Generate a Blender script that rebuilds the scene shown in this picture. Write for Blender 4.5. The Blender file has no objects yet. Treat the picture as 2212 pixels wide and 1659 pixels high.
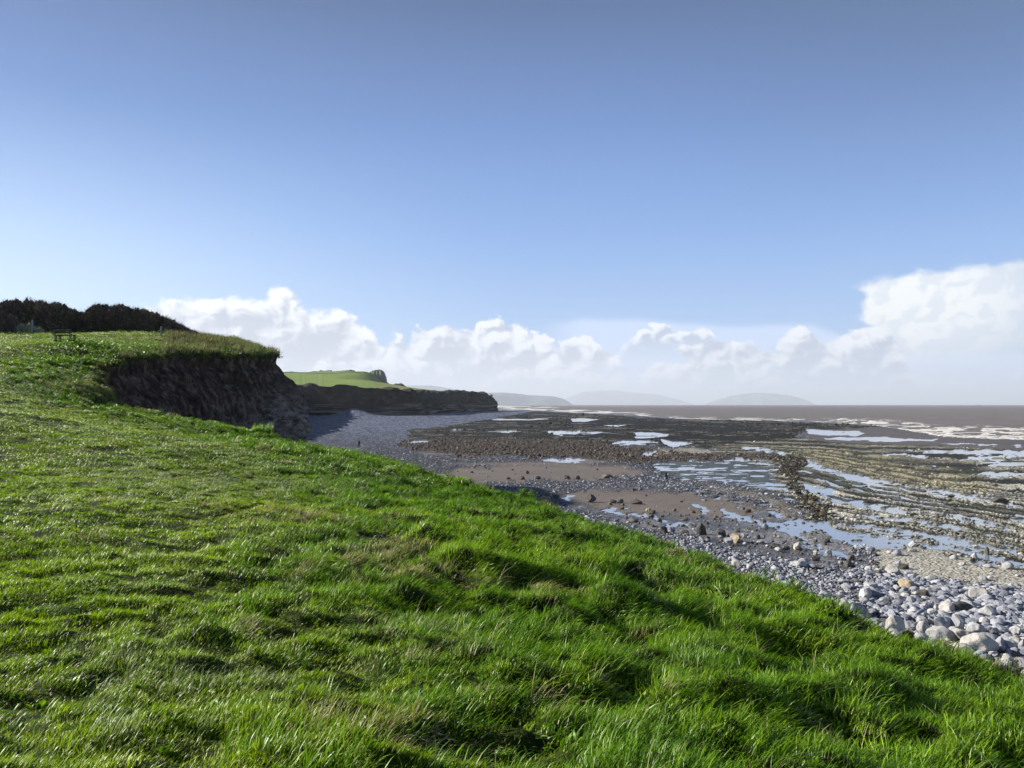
import bpy, bmesh, math, random
import numpy as np
from mathutils import Vector, Matrix, Euler

random.seed(7)
RNG = np.random.default_rng(7)
scene = bpy.context.scene
col = scene.collection
R = math.radians

# ------------------------------------------------------------------ camera
EYE = 10.0
FPX = 773.0
PITCH = math.atan(20.6 / FPX)
cam_d = bpy.data.cameras.new("camera")
cam = bpy.data.objects.new("camera", cam_d)
col.objects.link(cam)
cam.location = (0, 0, EYE)
cam.rotation_euler = (math.pi / 2 + PITCH, 0, 0)
cam_d.sensor_width = 36
cam_d.lens = FPX / 1024 * 36
cam_d.clip_start = 0.05
cam_d.clip_end = 250000
scene.camera = cam

# ------------------------------------------------------------------ light
SUN_AZ, SUN_EL = R(-76), R(25)
SUN_DIR = Vector((math.sin(SUN_AZ) * math.cos(SUN_EL), math.cos(SUN_AZ) * math.cos(SUN_EL), math.sin(SUN_EL)))
sd = bpy.data.lights.new("sun", 'SUN')
sd.energy = 5.0
sd.angle = R(0.53)
sd.color = (1.0, 0.93, 0.82)
so = bpy.data.objects.new("sun", sd)
col.objects.link(so)
so.rotation_euler = SUN_DIR.to_track_quat('Z', 'Y').to_euler()

scene.view_settings.view_transform = 'Standard'
scene.view_settings.look = 'None'
scene.view_settings.exposure = 1.12
scene.view_settings.gamma = 1.0
scene.cycles.use_denoising = True
try:
    scene.cycles.denoiser = 'OPENIMAGEDENOISE'
    scene.cycles.denoising_prefilter = 'ACCURATE'
except Exception:
    pass
scene.cycles.max_bounces = 6
scene.cycles.diffuse_bounces = 2
scene.cycles.glossy_bounces = 2
scene.cycles.transmission_bounces = 3
scene.cycles.volume_bounces = 0
scene.cycles.transparent_max_bounces = 4
scene.cycles.sample_clamp_indirect = 4.0


class NT:
    """small helper to wire shader nodes"""
    def __init__(self, tree):
        self.t = tree
        self.n = tree.nodes
        self.l = tree.links

    def set(self, sock, v):
        if isinstance(v, bpy.types.NodeSocket):
            self.l.new(v, sock)
        elif v is not None:
            if sock.type == 'RGBA' and len(v) == 3:
                v = (*v, 1)
            sock.default_value = v

    def math(self, op, a, b=None, c=None, clamp=False):
        m = self.n.new('ShaderNodeMath')
        m.operation = op
        m.use_clamp = clamp
        for i, v in enumerate((a, b, c)):
            if v is not None:
                self.set(m.inputs[i], v)
        return m.outputs[0]

    def maprange(self, v, a, b, c=0.0, d=1.0, smooth=True):
        m = self.n.new('ShaderNodeMapRange')
        m.interpolation_type = 'SMOOTHSTEP' if smooth else 'LINEAR'
        m.clamp = True
        for i, x in enumerate((v, a, b, c, d)):
            self.set(m.inputs[i], x)
        return m.outputs[0]

    def mix(self, f, a, b, mode='MIX'):
        m = self.n.new('ShaderNodeMix')
        m.data_type = 'RGBA'
        m.blend_type = mode
        self.set(m.inputs[0], f)
        self.set(m.inputs[6], a)
        self.set(m.inputs[7], b)
        return m.outputs[2]

    def noise(self, vec, scale, detail=4, rough=0.5, dist=0.0, dim='3D'):
        m = self.n.new('ShaderNodeTexNoise')
        m.noise_dimensions = dim
        if vec is not None:
            self.l.new(vec, m.inputs['Vector'])
        m.inputs['Scale'].default_value = scale
        m.inputs['Detail'].default_value = detail
        m.inputs['Roughness'].default_value = rough
        m.inputs['Distortion'].default_value = dist
        return m.outputs[0]

    def voronoi(self, vec, scale, feature='F1', rand=1.0, out=0):
        m = self.n.new('ShaderNodeTexVoronoi')
        m.feature = feature
        if vec is not None:
            self.l.new(vec, m.inputs['Vector'])
        m.inputs['Scale'].default_value = scale
        m.inputs['Randomness'].default_value = rand
        return m.outputs[out]

    def comb(self, x, y, z=0.0):
        m = self.n.new('ShaderNodeCombineXYZ')
        for i, v in enumerate((x, y, z)):
            self.set(m.inputs[i], v)
        return m.outputs[0]

    def vmath(self, op, a, b):
        m = self.n.new('ShaderNodeVectorMath')
        m.operation = op
        self.set(m.inputs[0], a)
        self.set(m.inputs[1], b)
        return m.outputs[0]

    def ramp(self, f, stops):
        m = self.n.new('ShaderNodeValToRGB')
        e = m.color_ramp.elements
        while len(e) < len(stops):
            e.new(0.5)
        for el, (p, c) in zip(e, stops):
            el.position = p
            el.color = (*c, 1)
        self.l.new(f, m.inputs[0])
        return m.outputs[0]

    def curve(self, f, pts, vector=False):
        m = self.n.new('ShaderNodeFloatCurve')
        cu = m.mapping.curves[0]
        pts = sorted(pts)
        while len(cu.points) < len(pts):
            cu.points.new(0.5, 0.5)
        for p, q in zip(cu.points, pts):
            p.location = q
            p.handle_type = 'VECTOR' if vector else 'AUTO_CLAMPED'
        m.mapping.update()
        m.inputs['Factor'].default_value = 1.0
        self.set(m.inputs['Value'], f)
        return m.outputs[0]


# ------------------------------------------------------------------ sky
def s2(x, y):
    """tracing units (2212 wide) -> azimuth, tan(elevation)"""
    u = (x * 0.46293 - 512) / FPX
    az = math.atan(u)
    h = (874.0 - y) * 0.46293 / FPX
    return az, h * math.cos(az)


def build_world():
    w = bpy.data.worlds.new("World")
    scene.world = w
    w.use_nodes = True
    t = NT(w.node_tree)
    for n in list(t.n):
        t.n.remove(n)
    sky = t.n.new('ShaderNodeTexSky')
    sky.sky_type = 'NISHITA'
    sky.sun_disc = False
    sky.sun_elevation = SUN_EL
    sky.sun_rotation = SUN_AZ
    sky.altitude = 0
    sky.air_density = 1.0
    sky.dust_density = 0.6
    sky.ozone_density = 2.2
    skyc = t.mix(1.0, sky.outputs[0], (0.098, 0.098, 0.098), 'MULTIPLY')
    tc = t.n.new('ShaderNodeTexCoord')
    sp = t.n.new('ShaderNodeSeparateXYZ')
    t.l.new(tc.outputs['Generated'], sp.inputs[0])
    x, y, z = sp.outputs
    az = t.math('ARCTAN2', x, y)
    hor = t.math('SQRT', t.math('ADD', t.math('MULTIPLY', x, x), t.math('MULTIPLY', y, y)))
    el = t.math('DIVIDE', z, hor)
    AZ0, AZ1, EM = -0.8, 0.8, 0.32
    fa = t.math('DIVIDE', t.math('SUBTRACT', az, AZ0), AZ1 - AZ0, clamp=True)
    fe = t.math('DIVIDE', el, EM, clamp=True)

    def top(pts):
        q = []
        for px, py in pts:
            a, e = s2(px, py)
            q.append(((a - AZ0) / (AZ1 - AZ0), max(0.0, e / EM)))
        q = [(0.0, q[0][1])] + q + [(1.0, q[-1][1])]
        return t.math('MULTIPLY', t.curve(fa, q, True), EM)

    def cen(n):
        return t.math('SUBTRACT', n, 0.5)

    def fb(kx, ky, ox, oy, scale, detail=4, rough=0.55, dist=0.0):
        v = t.comb(t.math('MULTIPLY_ADD', az, kx, ox), t.math('MULTIPLY_ADD', el, ky, oy), 0.0)
        return t.noise(v, scale, detail, rough, dist, '2D')

    wn = t.n.new('ShaderNodeTexNoise')
    wn.noise_dimensions = '2D'
    p0 = t.comb(az, t.math('MULTIPLY', el, 1.15), 0.0)
    t.l.new(p0, wn.inputs['Vector'])
    wn.inputs['Scale'].default_value = 34.0
    wn.inputs['Detail'].default_value = 3
    p1 = t.vmath('ADD', p0, t.vmath('MULTIPLY', wn.outputs['Color'], (0.030, 0.022, 0.0)))

    def bil(p, scale, dt):
        m = t.n.new('ShaderNodeTexVoronoi')
        m.voronoi_dimensions = '2D'
        m.feature = 'SMOOTH_F1'
        t.l.new(p, m.inputs['Vector'])
        m.inputs['Scale'].default_value = scale
        m.inputs['Smoothness'].default_value = 0.6
        m.inputs['Detail'].default_value = dt
        m.inputs['Roughness'].default_value = 0.5
        return t.math('SUBTRACT', 0.42, m.outputs['Distance'])

    BIL = bil(p1, 24.0, 3.0)
    BIL2 = bil(t.vmath('ADD', p1, (-0.007, 0.008, 0.0)), 24.0, 2.0)
    REL = t.math('SUBTRACT', BIL, BIL2)
    WSP = cen(fb(1.0, 1.6, 3.0, 1.0, 22.0, 6, 0.62))
    SFT = cen(fb(1.0, 2.2, 7.0, 3.0, 9.0, 4, 0.55))

    cloud_w = (0.74, 0.745, 0.76)
    cloud_g = (0.52, 0.56, 0.66)
    c = skyc
    # clear air: deeper overhead, paler towards the horizon and the sun
    air = t.ramp(t.math('MULTIPLY', el, 1.35, clamp=True), [(0.0, (0.30, 0.42, 0.66)), (0.12, (0.215, 0.365, 0.63)), (0.30, (0.122, 0.255, 0.55)), (0.50, (0.070, 0.155, 0.385)), (0.70, (0.036, 0.080, 0.20)), (1.0, (0.020, 0.042, 0.10))])
    c = t.mix(0.85, c, air)
    glow = t.math('MULTIPLY', t.maprange(az, -0.80, 0.05, 1.0, 0.0), t.maprange(el, 0.02, 0.38, 1.0, 0.0))
    c = t.mix(t.math('MULTIPLY', glow, 0.70), c, (0.62, 0.76, 0.86))
    c = t.mix(t.math('MULTIPLY', t.maprange(az, 0.10, 0.62), t.maprange(el, 0.15, 0.5, 0.0, 0.45)), c, (0.05, 0.09, 0.15))

    # right anvil
    topd = top([(1600, 700), (1800, 632), (1850, 606), (1930, 588), (2010, 572), (2100, 565), (2212, 550), (2400, 530)])
    md = t.maprange(t.math('SUBTRACT', t.math('ADD', t.math('ADD', topd, t.math('MULTIPLY', BIL, 0.006)), t.math('MULTIPLY', WSP, 0.024)), el), -0.002, 0.009)
    q = []
    for (px, py) in [(1700, 790), (1780, 735), (1868, 705), (1842, 690), (1866, 667), (1868, 640), (1832, 618), (1828, 600), (1828, 560)]:
        a, e = s2(px, py)
        q.append((e / EM, (a + 0.8) / 1.6))
    leftb = t.math('MULTIPLY_ADD', t.curve(fe, [(0, q[0][1])] + q + [(1, q[-1][1])], True), 1.6, -0.8)
    ml = t.maprange(t.math('SUBTRACT', t.math('ADD', az, t.math('MULTIPLY', WSP, 0.045)), leftb), -0.002, 0.012)
    md = t.math('MULTIPLY', md, ml)
    a0, e0 = s2(1955, 655)
    db = t.math('ADD', t.math('POWER', t.math('DIVIDE', t.math('SUBTRACT', az, a0), 0.075), 2.0),
                t.math('POWER', t.math('DIVIDE', t.math('SUBTRACT', el, e0), 0.040), 2.0))
    bright = t.math('MULTIPLY', t.maprange(db, 0.0, 5.5, 1.0, 0.0), t.maprange(t.math('ADD', SFT, t.math('MULTIPLY', REL, 1.5)), -0.35, 0.15, 0.6, 1.0))
    rim = t.maprange(t.math('SUBTRACT', topd, el), 0.0, 0.035, 0.5, 0.0)
    dcol = t.mix(t.math('MAXIMUM', bright, rim), (0.37, 0.45, 0.56), (0.72, 0.725, 0.71))
    c = t.mix(t.math('MULTIPLY', md, 0.96), c, dcol)

    def cumulus(c, tops, base, amp, white=0.9, op=0.95, edge=0.008, depth=0.05, g=cloud_g, kk=1.0, relk=1.0):
        tp = top(tops)
        lim = t.math('ADD', tp, t.math('ADD', t.math('MULTIPLY', BIL, amp), t.math('MULTIPLY', WSP, amp * 1.5)))
        d = t.math('SUBTRACT', lim, el)
        m = t.maprange(d, 0.0, edge)
        m = t.math('MULTIPLY', m, t.maprange(el, base - 0.03, base + 0.01, kk, 1.0))
        sh = t.math('ADD', t.maprange(d, 0.0, depth, 0.85, 0.0), t.math('MULTIPLY', REL, 1.9 * relk))
        sh = t.math('ADD', sh, t.math('MULTIPLY', SFT, 1.3))
        sh = t.math('MULTIPLY', t.maprange(sh, -0.15, 1.0, 0.0, 1.0), white, clamp=True)
        cc = t.mix(sh, g, cloud_w)
        return t.mix(t.math('MULTIPLY', m, op), c, cc)

    # thin high veil bar behind the middle bank
    vt = top([(1100, 720), (1180, 690), (1260, 678), (1400, 684), (1560, 694), (1750, 690), (1840, 720), (1900, 760)])
    vm = t.math('MULTIPLY', t.maprange(t.math('SUBTRACT', t.math('ADD', vt, t.math('MULTIPLY', SFT, 0.008)), el), 0.0, 0.012),
                t.maprange(az, 0.02, 0.10, 0.0, 1.0))
    c = t.mix(t.math('MULTIPLY', vm, 0.62), c, (0.52, 0.60, 0.78))
    # left cumulus
    c = cumulus(c, [(60, 790), (140, 720), (230, 655), (300, 650), (370, 632), (430, 612), (500, 622), (560, 620), (610, 604), (630, 625), (700, 652),
                    (750, 658), (790, 668), (825, 735), (860, 810)], 0.02, 0.022, 1.0, 0.97, 0.012, 0.060, (0.385, 0.405, 0.47), 1.0, 0.9)
    # middle bank
    c = cumulus(c, [(560, 840), (640, 800), (700, 770), (760, 744), (800, 728), (850, 712), (900, 706), (950, 686), (1040, 676), (1110, 672),
                    (1150, 692), (1200, 730), (1260, 780), (1320, 800), (1500, 830)], 0.01, 0.026, 0.95, 0.95, 0.009, 0.075, (0.38, 0.41, 0.48), 1.0, 1.2)
    c = cumulus(c, [(1020, 820), (1120, 780), (1160, 750), (1200, 730), (1240, 702), (1275, 712), (1300, 742), (1330, 752), (1370, 790), (1420, 820)],
                0.05, 0.026, 1.0, 0.9, 0.006, 0.045, (0.38, 0.41, 0.48), 0.0, 1.2)
    c = cumulus(c, [(1320, 800), (1345, 730), (1370, 708), (1400, 696), (1440, 692), (1480, 686), (1530, 694), (1545, 725), (1560, 790)],
                0.080, 0.026, 1.0, 0.85, 0.006, 0.028, (0.32, 0.37, 0.47), 0.0, 1.5)
    c = cumulus(c, [(1330, 840), (1400, 775), (1440, 750), (1500, 740), (1540, 730), (1600, 724), (1640, 730), (1700, 702), (1740, 694), (1780, 712), (1830, 698),
                    (1880, 702), (1930, 704), (1960, 750), (2010, 830)], 0.01, 0.026, 0.90, 0.95, 0.007, 0.05, (0.34, 0.38, 0.47), 1.0, 1.2)
    # low haze
    c = t.mix(1.0, c, (0.71, 0.715, 0.72), 'MULTIPLY')
    hz = t.maprange(el, 0.0, 0.075, 1.0, 0.0)
    hzc = t.mix(t.maprange(az, -0.3, 0.6), (0.60, 0.64, 0.73), (0.44, 0.53, 0.68))
    c = t.mix(t.math('MULTIPLY', hz, 0.60), c, t.mix(1.0, hzc, (0.80, 0.80, 0.80), 'MULTIPLY'))
    # below the horizon
    c = t.mix(t.maprange(el, -0.02, 0.0, 1.0, 0.0), c, (0.10, 0.11, 0.10))
    bg = t.n.new('ShaderNodeBackground')
    t.l.new(c, bg.inputs[0])
    bg.inputs[1].default_value = 1.0
    out = t.n.new('ShaderNodeOutputWorld')
    t.l.new(bg.outputs[0], out.inputs[0])
    w.cycles.sampling_method = 'MANUAL'
    w.cycles.sample_map_resolution = 256


build_world()


# ------------------------------------------------------------------ maths helpers
def ray(px, py):
    u = (np.asarray(px, float) - 512) / FPX
    v = (384 - np.asarray(py, float)) / FPX
    cp, sp = math.cos(PITCH), math.sin(PITCH)
    yy = cp - v * sp
    zz = sp + v * cp
    return u / yy, zz / yy


def P(px, py, Y):
    a, b = ray(px, py)
    return np.stack([a * Y, np.asarray(Y, float) + 0 * a, EYE + b * Y], -1)


def G(px, py, z=0.0):
    a, b = ray(px, py)
    Y = (z - EYE) / b
    return np.stack([a * Y, Y, z + 0 * Y], -1)


def proj(x, y, z=0.0):
    zz = np.asarray(z, float) - EYE
    cp, sp = math.cos(PITCH), math.sin(PITCH)
    dep = y * cp + zz * sp
    up = -y * sp + zz * cp
    return 512 + FPX * x / dep, 384 - FPX * up / dep


def hash2(ix, iy, seed):
    h = (ix.astype(np.int64) * 374761393 + iy.astype(np.int64) * 668265263 + seed * 974634777) & 0xFFFFFFFF
    h = ((h ^ (h >> 13)) * 1274126177) & 0xFFFFFFFF
    return ((h ^ (h >> 16)) & 0xFFFF) / 65535.0


def vnoise(x, y, seed=0):
    x = np.asarray(x, float)
    y = np.asarray(y, float)
    ix = np.floor(x)
    iy = np.floor(y)
    fx = x - ix
    fy = y - iy
    fx = fx * fx * (3 - 2 * fx)
    fy = fy * fy * (3 - 2 * fy)
    a = hash2(ix, iy, seed)
    b = hash2(ix + 1, iy, seed)
    c = hash2(ix, iy + 1, seed)
    d = hash2(ix + 1, iy + 1, seed)
    return (a + (b - a) * fx) * (1 - fy) + (c + (d - c) * fx) * fy


def fbm(x, y, octaves=4, seed=0, gain=0.5):
    s = 0.0
    amp = 1.0
    tot = 0.0
    for o in range(octaves):
        s = s + amp * vnoise(x * 2 ** o + 17.3 * o, y * 2 ** o - 9.1 * o, seed + o)
        tot += amp
        amp *= gain
    return s / tot


def sstep(x, a, b):
    t_ = np.clip((x - a) / (b - a), 0, 1)
    return t_ * t_ * (3 - 2 * t_)


class TPS:
    def __init__(self, pts, vals, smooth=0.0, sc=1.0):
        self.p = np.asarray(pts, float) / sc
        self.sc = sc
        n = len(self.p)
        K = self.k(self.p, self.p) + smooth * np.eye(n)
        A = np.zeros((n + 3, n + 3))
        A[:n, :n] = K
        A[:n, n] = 1
        A[:n, n + 1:] = self.p
        A[n:, :n] = A[:n, n:].T
        b = np.zeros(n + 3)
        b[:n] = vals
        self.w = np.linalg.solve(A, b)

    def k(self, a, b):
        d2 = ((a[:, None, :] - b[None]) ** 2).sum(-1)
        return 0.5 * d2 * np.log(d2 + 1e-12)

    def __call__(self, x, y):
        sh = np.shape(x)
        q = np.stack([np.ravel(x), np.ravel(y)], -1) / self.sc
        out = np.empty(len(q))
        n = len(self.p)
        for i in range(0, len(q), 40000):
            c = q[i:i + 40000]
            out[i:i + 40000] = self.k(c, self.p) @ self.w[:n] + self.w[n] + c @ self.w[n + 1:]
        return out.reshape(sh)


def inside(poly, x, y):
    poly = np.asarray(poly, float)
    r = np.zeros(np.shape(x), bool)
    j = len(poly) - 1
    for i in range(len(poly)):
        xi, yi = poly[i]
        xj, yj = poly[j]
        c = ((yi > y) != (yj > y)) & (x < (xj - xi) * (y - yi) / ((yj - yi) if yj != yi else 1e-9) + xi)
        r ^= c
        j = i
    return r


def dist_line(line, x, y):
    line = np.asarray(line, float)
    d = np.full(np.shape(x), 1e9)
    for i in range(len(line) - 1):
        a = line[i]
        b = line[i + 1]
        ab = b - a
        L = (ab ** 2).sum() + 1e-12
        t_ = np.clip(((x - a[0]) * ab[0] + (y - a[1]) * ab[1]) / L, 0, 1)
        d = np.minimum(d, (x - a[0] - t_ * ab[0]) ** 2 + (y - a[1] - t_ * ab[1]) ** 2)
    return np.sqrt(d)


def sdf(poly, x, y):
    """positive inside"""
    c = list(poly) + [poly[0]]
    d = dist_line(c, x, y)
    return np.where(inside(poly, x, y), d, -d)


def mesh_np(name, v, f, mats=(), smooth=True):
    """f: (n,3) or (n,4) int array"""
    me = bpy.data.meshes.new(name)
    v = np.ascontiguousarray(v, np.float32)
    f = np.ascontiguousarray(f, np.int32)
    me.vertices.add(len(v))
    me.vertices.foreach_set('co', v.ravel())
    k = f.shape[1]
    me.loops.add(f.size)
    me.loops.foreach_set('vertex_index', f.ravel())
    me.polygons.add(len(f))
    me.polygons.foreach_set('loop_start', np.arange(0, f.size, k, dtype=np.int32))
    me.polygons.foreach_set('loop_total', np.full(len(f), k, np.int32))
    me.polygons.foreach_set('use_smooth', np.full(len(f), smooth))
    for m in mats:
        me.materials.append(m)
    me.update()
    me.validate()
    return me


def grid_faces(nr, nc):
    i = np.arange(nr - 1)[:, None] * nc + np.arange(nc - 1)[None]
    return np.stack([i, i + 1, i + nc + 1, i + nc], -1).reshape(-1, 4)


def attr(me, name, vals, kind='FLOAT'):
    a = me.attributes.new(name, kind, 'POINT')
    if kind == 'FLOAT':
        a.data.foreach_set('value', np.ascontiguousarray(vals, np.float32).ravel())
    elif kind == 'INT':
        a.data.foreach_set('value', np.ascontiguousarray(vals, np.int32).ravel())
    elif kind == 'FLOAT_VECTOR':
        a.data.foreach_set('vector', np.ascontiguousarray(vals, np.float32).ravel())
    elif kind == 'FLOAT_COLOR':
        v = np.ones((len(vals), 4), np.float32)
        v[:, :3] = vals
        a.data.foreach_set('color', v.ravel())


def tag(o, label=None, cat=None, group=None, kind=None):
    if label:
        o["label"] = label
    if cat:
        o["category"] = cat
    if group:
        o["group"] = group
    if kind:
        o["kind"] = kind
    return o


def link(name, me, parent=None):
    o = bpy.data.objects.new(name, me)
    col.objects.link(o)
    if parent:
        o.parent = parent
    return o


def compact(v, f, *arrs):
    used = np.zeros(len(v), bool)
    used[f.ravel()] = True
    idx = np.cumsum(used) - 1
    return (v[used], idx[f]) + tuple(a[used] for a in arrs)


# ------------------------------------------------------------------ materials
def new_mat(name):
    m = bpy.data.materials.new(name)
    m.use_nodes = True
    t = NT(m.node_tree)
    for n in list(t.n):
        t.n.remove(n)
    out = t.n.new('ShaderNodeOutputMaterial')
    return m, t, out


def principled(t, out, colr, rough=0.8, spec=0.3, normal=None):
    b = t.n.new('ShaderNodeBsdfPrincipled')
    t.set(b.inputs['Base Color'], colr)
    t.set(b.inputs['Roughness'], rough)
    t.set(b.inputs['Specular IOR Level'], spec)
    if normal is not None:
        t.l.new(normal, b.inputs['Normal'])
    if out is not None:
        t.l.new(b.outputs[0], out.inputs[0])
    return b


def bump(t, h, strength=0.5, dist=0.1, normal=None):
    b = t.n.new('ShaderNodeBump')
    b.inputs['Strength'].default_value = strength
    b.inputs['Distance'].default_value = dist
    t.l.new(h, b.inputs['Height'])
    if normal is not None:
        t.l.new(normal, b.inputs['Normal'])
    return b.outputs[0]


def pos(t):
    return t.n.new('ShaderNodeNewGeometry').outputs['Position']


def scaled(t, v, s):
    return t.vmath('MULTIPLY', v, s)


def grass_mat(name, stops, gloss=0.28, trans=0.45, rough=0.42):
    m, t, out = new_mat(name)
    oi = t.n.new('ShaderNodeObjectInfo')
    at = t.n.new('ShaderNodeAttribute')
    at.attribute_name = 'bt'
    a2 = t.n.new('ShaderNodeAttribute')
    a2.attribute_name = 'br'
    p = pos(t)
    n1 = t.noise(scaled(t, p, (0.5, 0.9, 0.3)), 1.0, 4, 0.6)
    n2 = t.noise(scaled(t, p, (0.09, 0.14, 0.1)), 1.0, 3, 0.6)
    f = t.math('ADD', t.math('MULTIPLY', n1, 0.75), t.math('MULTIPLY', a2.outputs['Fac'], 0.42))
    f = t.math('ADD', f, t.math('MULTIPLY', t.math('SUBTRACT', n2, 0.5), 0.7))
    f = t.math('ADD', f, t.math('MULTIPLY', t.math('SUBTRACT', oi.outputs['Random'], 0.5), 0.22))
    f = t.math('SUBTRACT', f, 0.08, clamp=True)
    c = t.ramp(f, stops)
    # thatch at the root of each blade, darkened to paint shade between blades
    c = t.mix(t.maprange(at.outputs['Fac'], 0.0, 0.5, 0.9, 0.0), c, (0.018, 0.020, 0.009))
    b = principled(t, None, c, rough, gloss)
    tr = t.n.new('ShaderNodeBsdfTranslucent')
    t.set(tr.inputs[0], t.mix(1.0, c, (1.25, 1.4, 0.55), 'MULTIPLY'))
    mx = t.n.new('ShaderNodeMixShader')
    mx.inputs[0].default_value = trans * 0.7
    t.l.new(b.outputs[0], mx.inputs[1])
    t.l.new(tr.outputs[0], mx.inputs[2])
    t.l.new(mx.outputs[0], out.inputs[0])
    return m


M = {}
M['grass'] = grass_mat('grass_green', [(0.0, (0.045, 0.095, 0.003)), (0.3, (0.125, 0.215, 0.004)), (0.55, (0.220, 0.330, 0.006)), (0.85, (0.33, 0.43, 0.016)), (1.0, (0.42, 0.46, 0.08))], 0.25)
M['grass_lush'] = grass_mat('grass_lush', [(0.0, (0.022, 0.075, 0.003)), (0.3, (0.070, 0.165, 0.004)), (0.6, (0.145, 0.280, 0.006)), (0.88, (0.27, 0.39, 0.014)), (1.0, (0.38, 0.45, 0.08))], 0.3)
M['grass_pale'] = grass_mat('grass_pale', [(0.0, (0.07, 0.12, 0.02)), (0.4, (0.14, 0.20, 0.045)), (0.7, (0.25, 0.31, 0.12)), (1.0, (0.40, 0.42, 0.26))], 0.35, 0.3, 0.5)  # pale blades; silvery sheen of laid grass is partly in this colour
M['grass_dry'] = grass_mat('grass_dry', [(0.0, (0.12, 0.12, 0.04)), (0.5, (0.30, 0.27, 0.13)), (1.0, (0.50, 0.45, 0.28))], 0.2, 0.35, 0.6)


def mat_turf():
    m, t, out = new_mat('turf_soil')
    p = pos(t)
    n = t.noise(p, 3.0, 6, 0.65)
    n2 = t.noise(scaled(t, p, (0.15, 0.3, 0.1)), 1.0, 4)
    c = t.ramp(n, [(0.25, (0.010, 0.012, 0.005)), (0.5, (0.022, 0.034, 0.008)), (0.8, (0.05, 0.075, 0.014))])  # near-black soil tone also paints the shade of the turf hollows
    c = t.mix(t.maprange(n2, 0.35, 0.65), c, t.mix(1.0, c, (1.3, 1.25, 0.8), 'MULTIPLY'))
    principled(t, out, c, 0.9, 0.1, bump(t, t.noise(p, 14, 5, 0.7), 0.9, 0.06))
    return m


def mat_cliff():
    m, t, out = new_mat('cliff_earth')
    p = pos(t)
    ps = scaled(t, p, (1.0, 1.0, 0.6))
    n1 = t.noise(ps, 1.2, 8, 0.72)
    n2 = t.noise(p, 0.16, 5, 0.6)
    n3 = t.noise(scaled(t, p, (0.6, 0.6, 2.2)), 1.1, 6, 0.65)
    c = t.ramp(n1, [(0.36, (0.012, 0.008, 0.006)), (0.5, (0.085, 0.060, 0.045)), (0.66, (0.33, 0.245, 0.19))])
    sp = t.n.new('ShaderNodeSeparateXYZ')
    t.l.new(p, sp.inputs[0])
    # pale blocky limestone low in the face of the nose, dark scrub cover further left
    low = t.math('MULTIPLY', t.maprange(t.math('ADD', sp.outputs[2], t.math('MULTIPLY', n2, 6.0)), 11.0, 17.5, 1.0, 0.0), t.maprange(t.math('ADD', sp.outputs[0], t.math('MULTIPLY', n1, 4.0)), -25.5, -22.0, 0.0, 1.0))
    stone = t.ramp(n3, [(0.35, (0.06, 0.052, 0.048)), (0.48, (0.27, 0.235, 0.21)), (0.65, (0.50, 0.45, 0.40))])
    wp = t.n.new('ShaderNodeTexNoise')
    t.l.new(p, wp.inputs['Vector'])
    wp.inputs['Scale'].default_value = 0.6
    wp.inputs['Detail'].default_value = 3
    vc = t.voronoi(scaled(t, t.vmath('ADD', p, t.vmath('MULTIPLY', wp.outputs['Color'], (2.2, 2.2, 2.2))), (1.0, 1.0, 0.55)), 0.7, 'DISTANCE_TO_EDGE')
    stone = t.mix(t.maprange(vc, 0.0, 0.10, 0.35, 0.0), stone, (0.03, 0.026, 0.024))
    c = t.mix(t.math('MULTIPLY', low, 0.95), c, stone)
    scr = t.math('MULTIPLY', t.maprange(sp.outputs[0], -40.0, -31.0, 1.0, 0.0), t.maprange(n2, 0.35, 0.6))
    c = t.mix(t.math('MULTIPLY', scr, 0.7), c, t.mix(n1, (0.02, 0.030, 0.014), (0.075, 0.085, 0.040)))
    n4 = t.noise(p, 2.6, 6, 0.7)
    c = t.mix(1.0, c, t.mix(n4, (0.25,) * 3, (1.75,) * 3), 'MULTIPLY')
    h = t.math('ADD', t.math('ADD', n1, n4), t.math('MULTIPLY', n3, 0.7))
    principled(t, out, c, 0.92, 0.12, bump(t, h, 1.0, 0.7))
    return m


def mat_farcliff():
    m, t, out = new_mat('cliff_strata')
    p = pos(t)
    sp = t.n.new('ShaderNodeSeparateXYZ')
    t.l.new(p, sp.inputs[0])
    n1 = t.noise(scaled(t, p, (0.02, 0.02, 0.55)), 1.0, 4, 0.6)
    n2 = t.noise(scaled(t, p, (0.12, 0.12, 0.10)), 1.0, 6, 0.65)
    st = t.ramp(n1, [(0.42, (0.006, 0.006, 0.007)), (0.5, (0.022, 0.020, 0.020)), (0.60, (0.20, 0.18, 0.155))])
    veg = t.ramp(n2, [(0.35, (0.006, 0.006, 0.006)), (0.5, (0.020, 0.018, 0.015)), (0.68, (0.075, 0.062, 0.048))])
    f = t.maprange(t.math('ADD', sp.outputs[2], t.math('MULTIPLY', n2, 8.0)), 12.5, 16.5)
    c = t.mix(f, st, veg)
    principled(t, out, c, 0.92, 0.1, bump(t, t.math('ADD', n1, n2), 1.0, 2.0))
    return m


def mat_farfield():
    m, t, out = new_mat('field_grass')
    at = t.n.new('ShaderNodeAttribute')
    at.attribute_name = 'bcol'
    p = pos(t)
    n = t.noise(scaled(t, p, (0.05, 0.012, 0.05)), 1.0, 5, 0.6)
    c = t.mix(1.0, at.outputs['Color'], t.mix(n, (0.65, 0.7, 0.7), (1.35, 1.3, 1.2)), 'MULTIPLY')
    principled(t, out, c, 0.9, 0.1)
    return m


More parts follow.
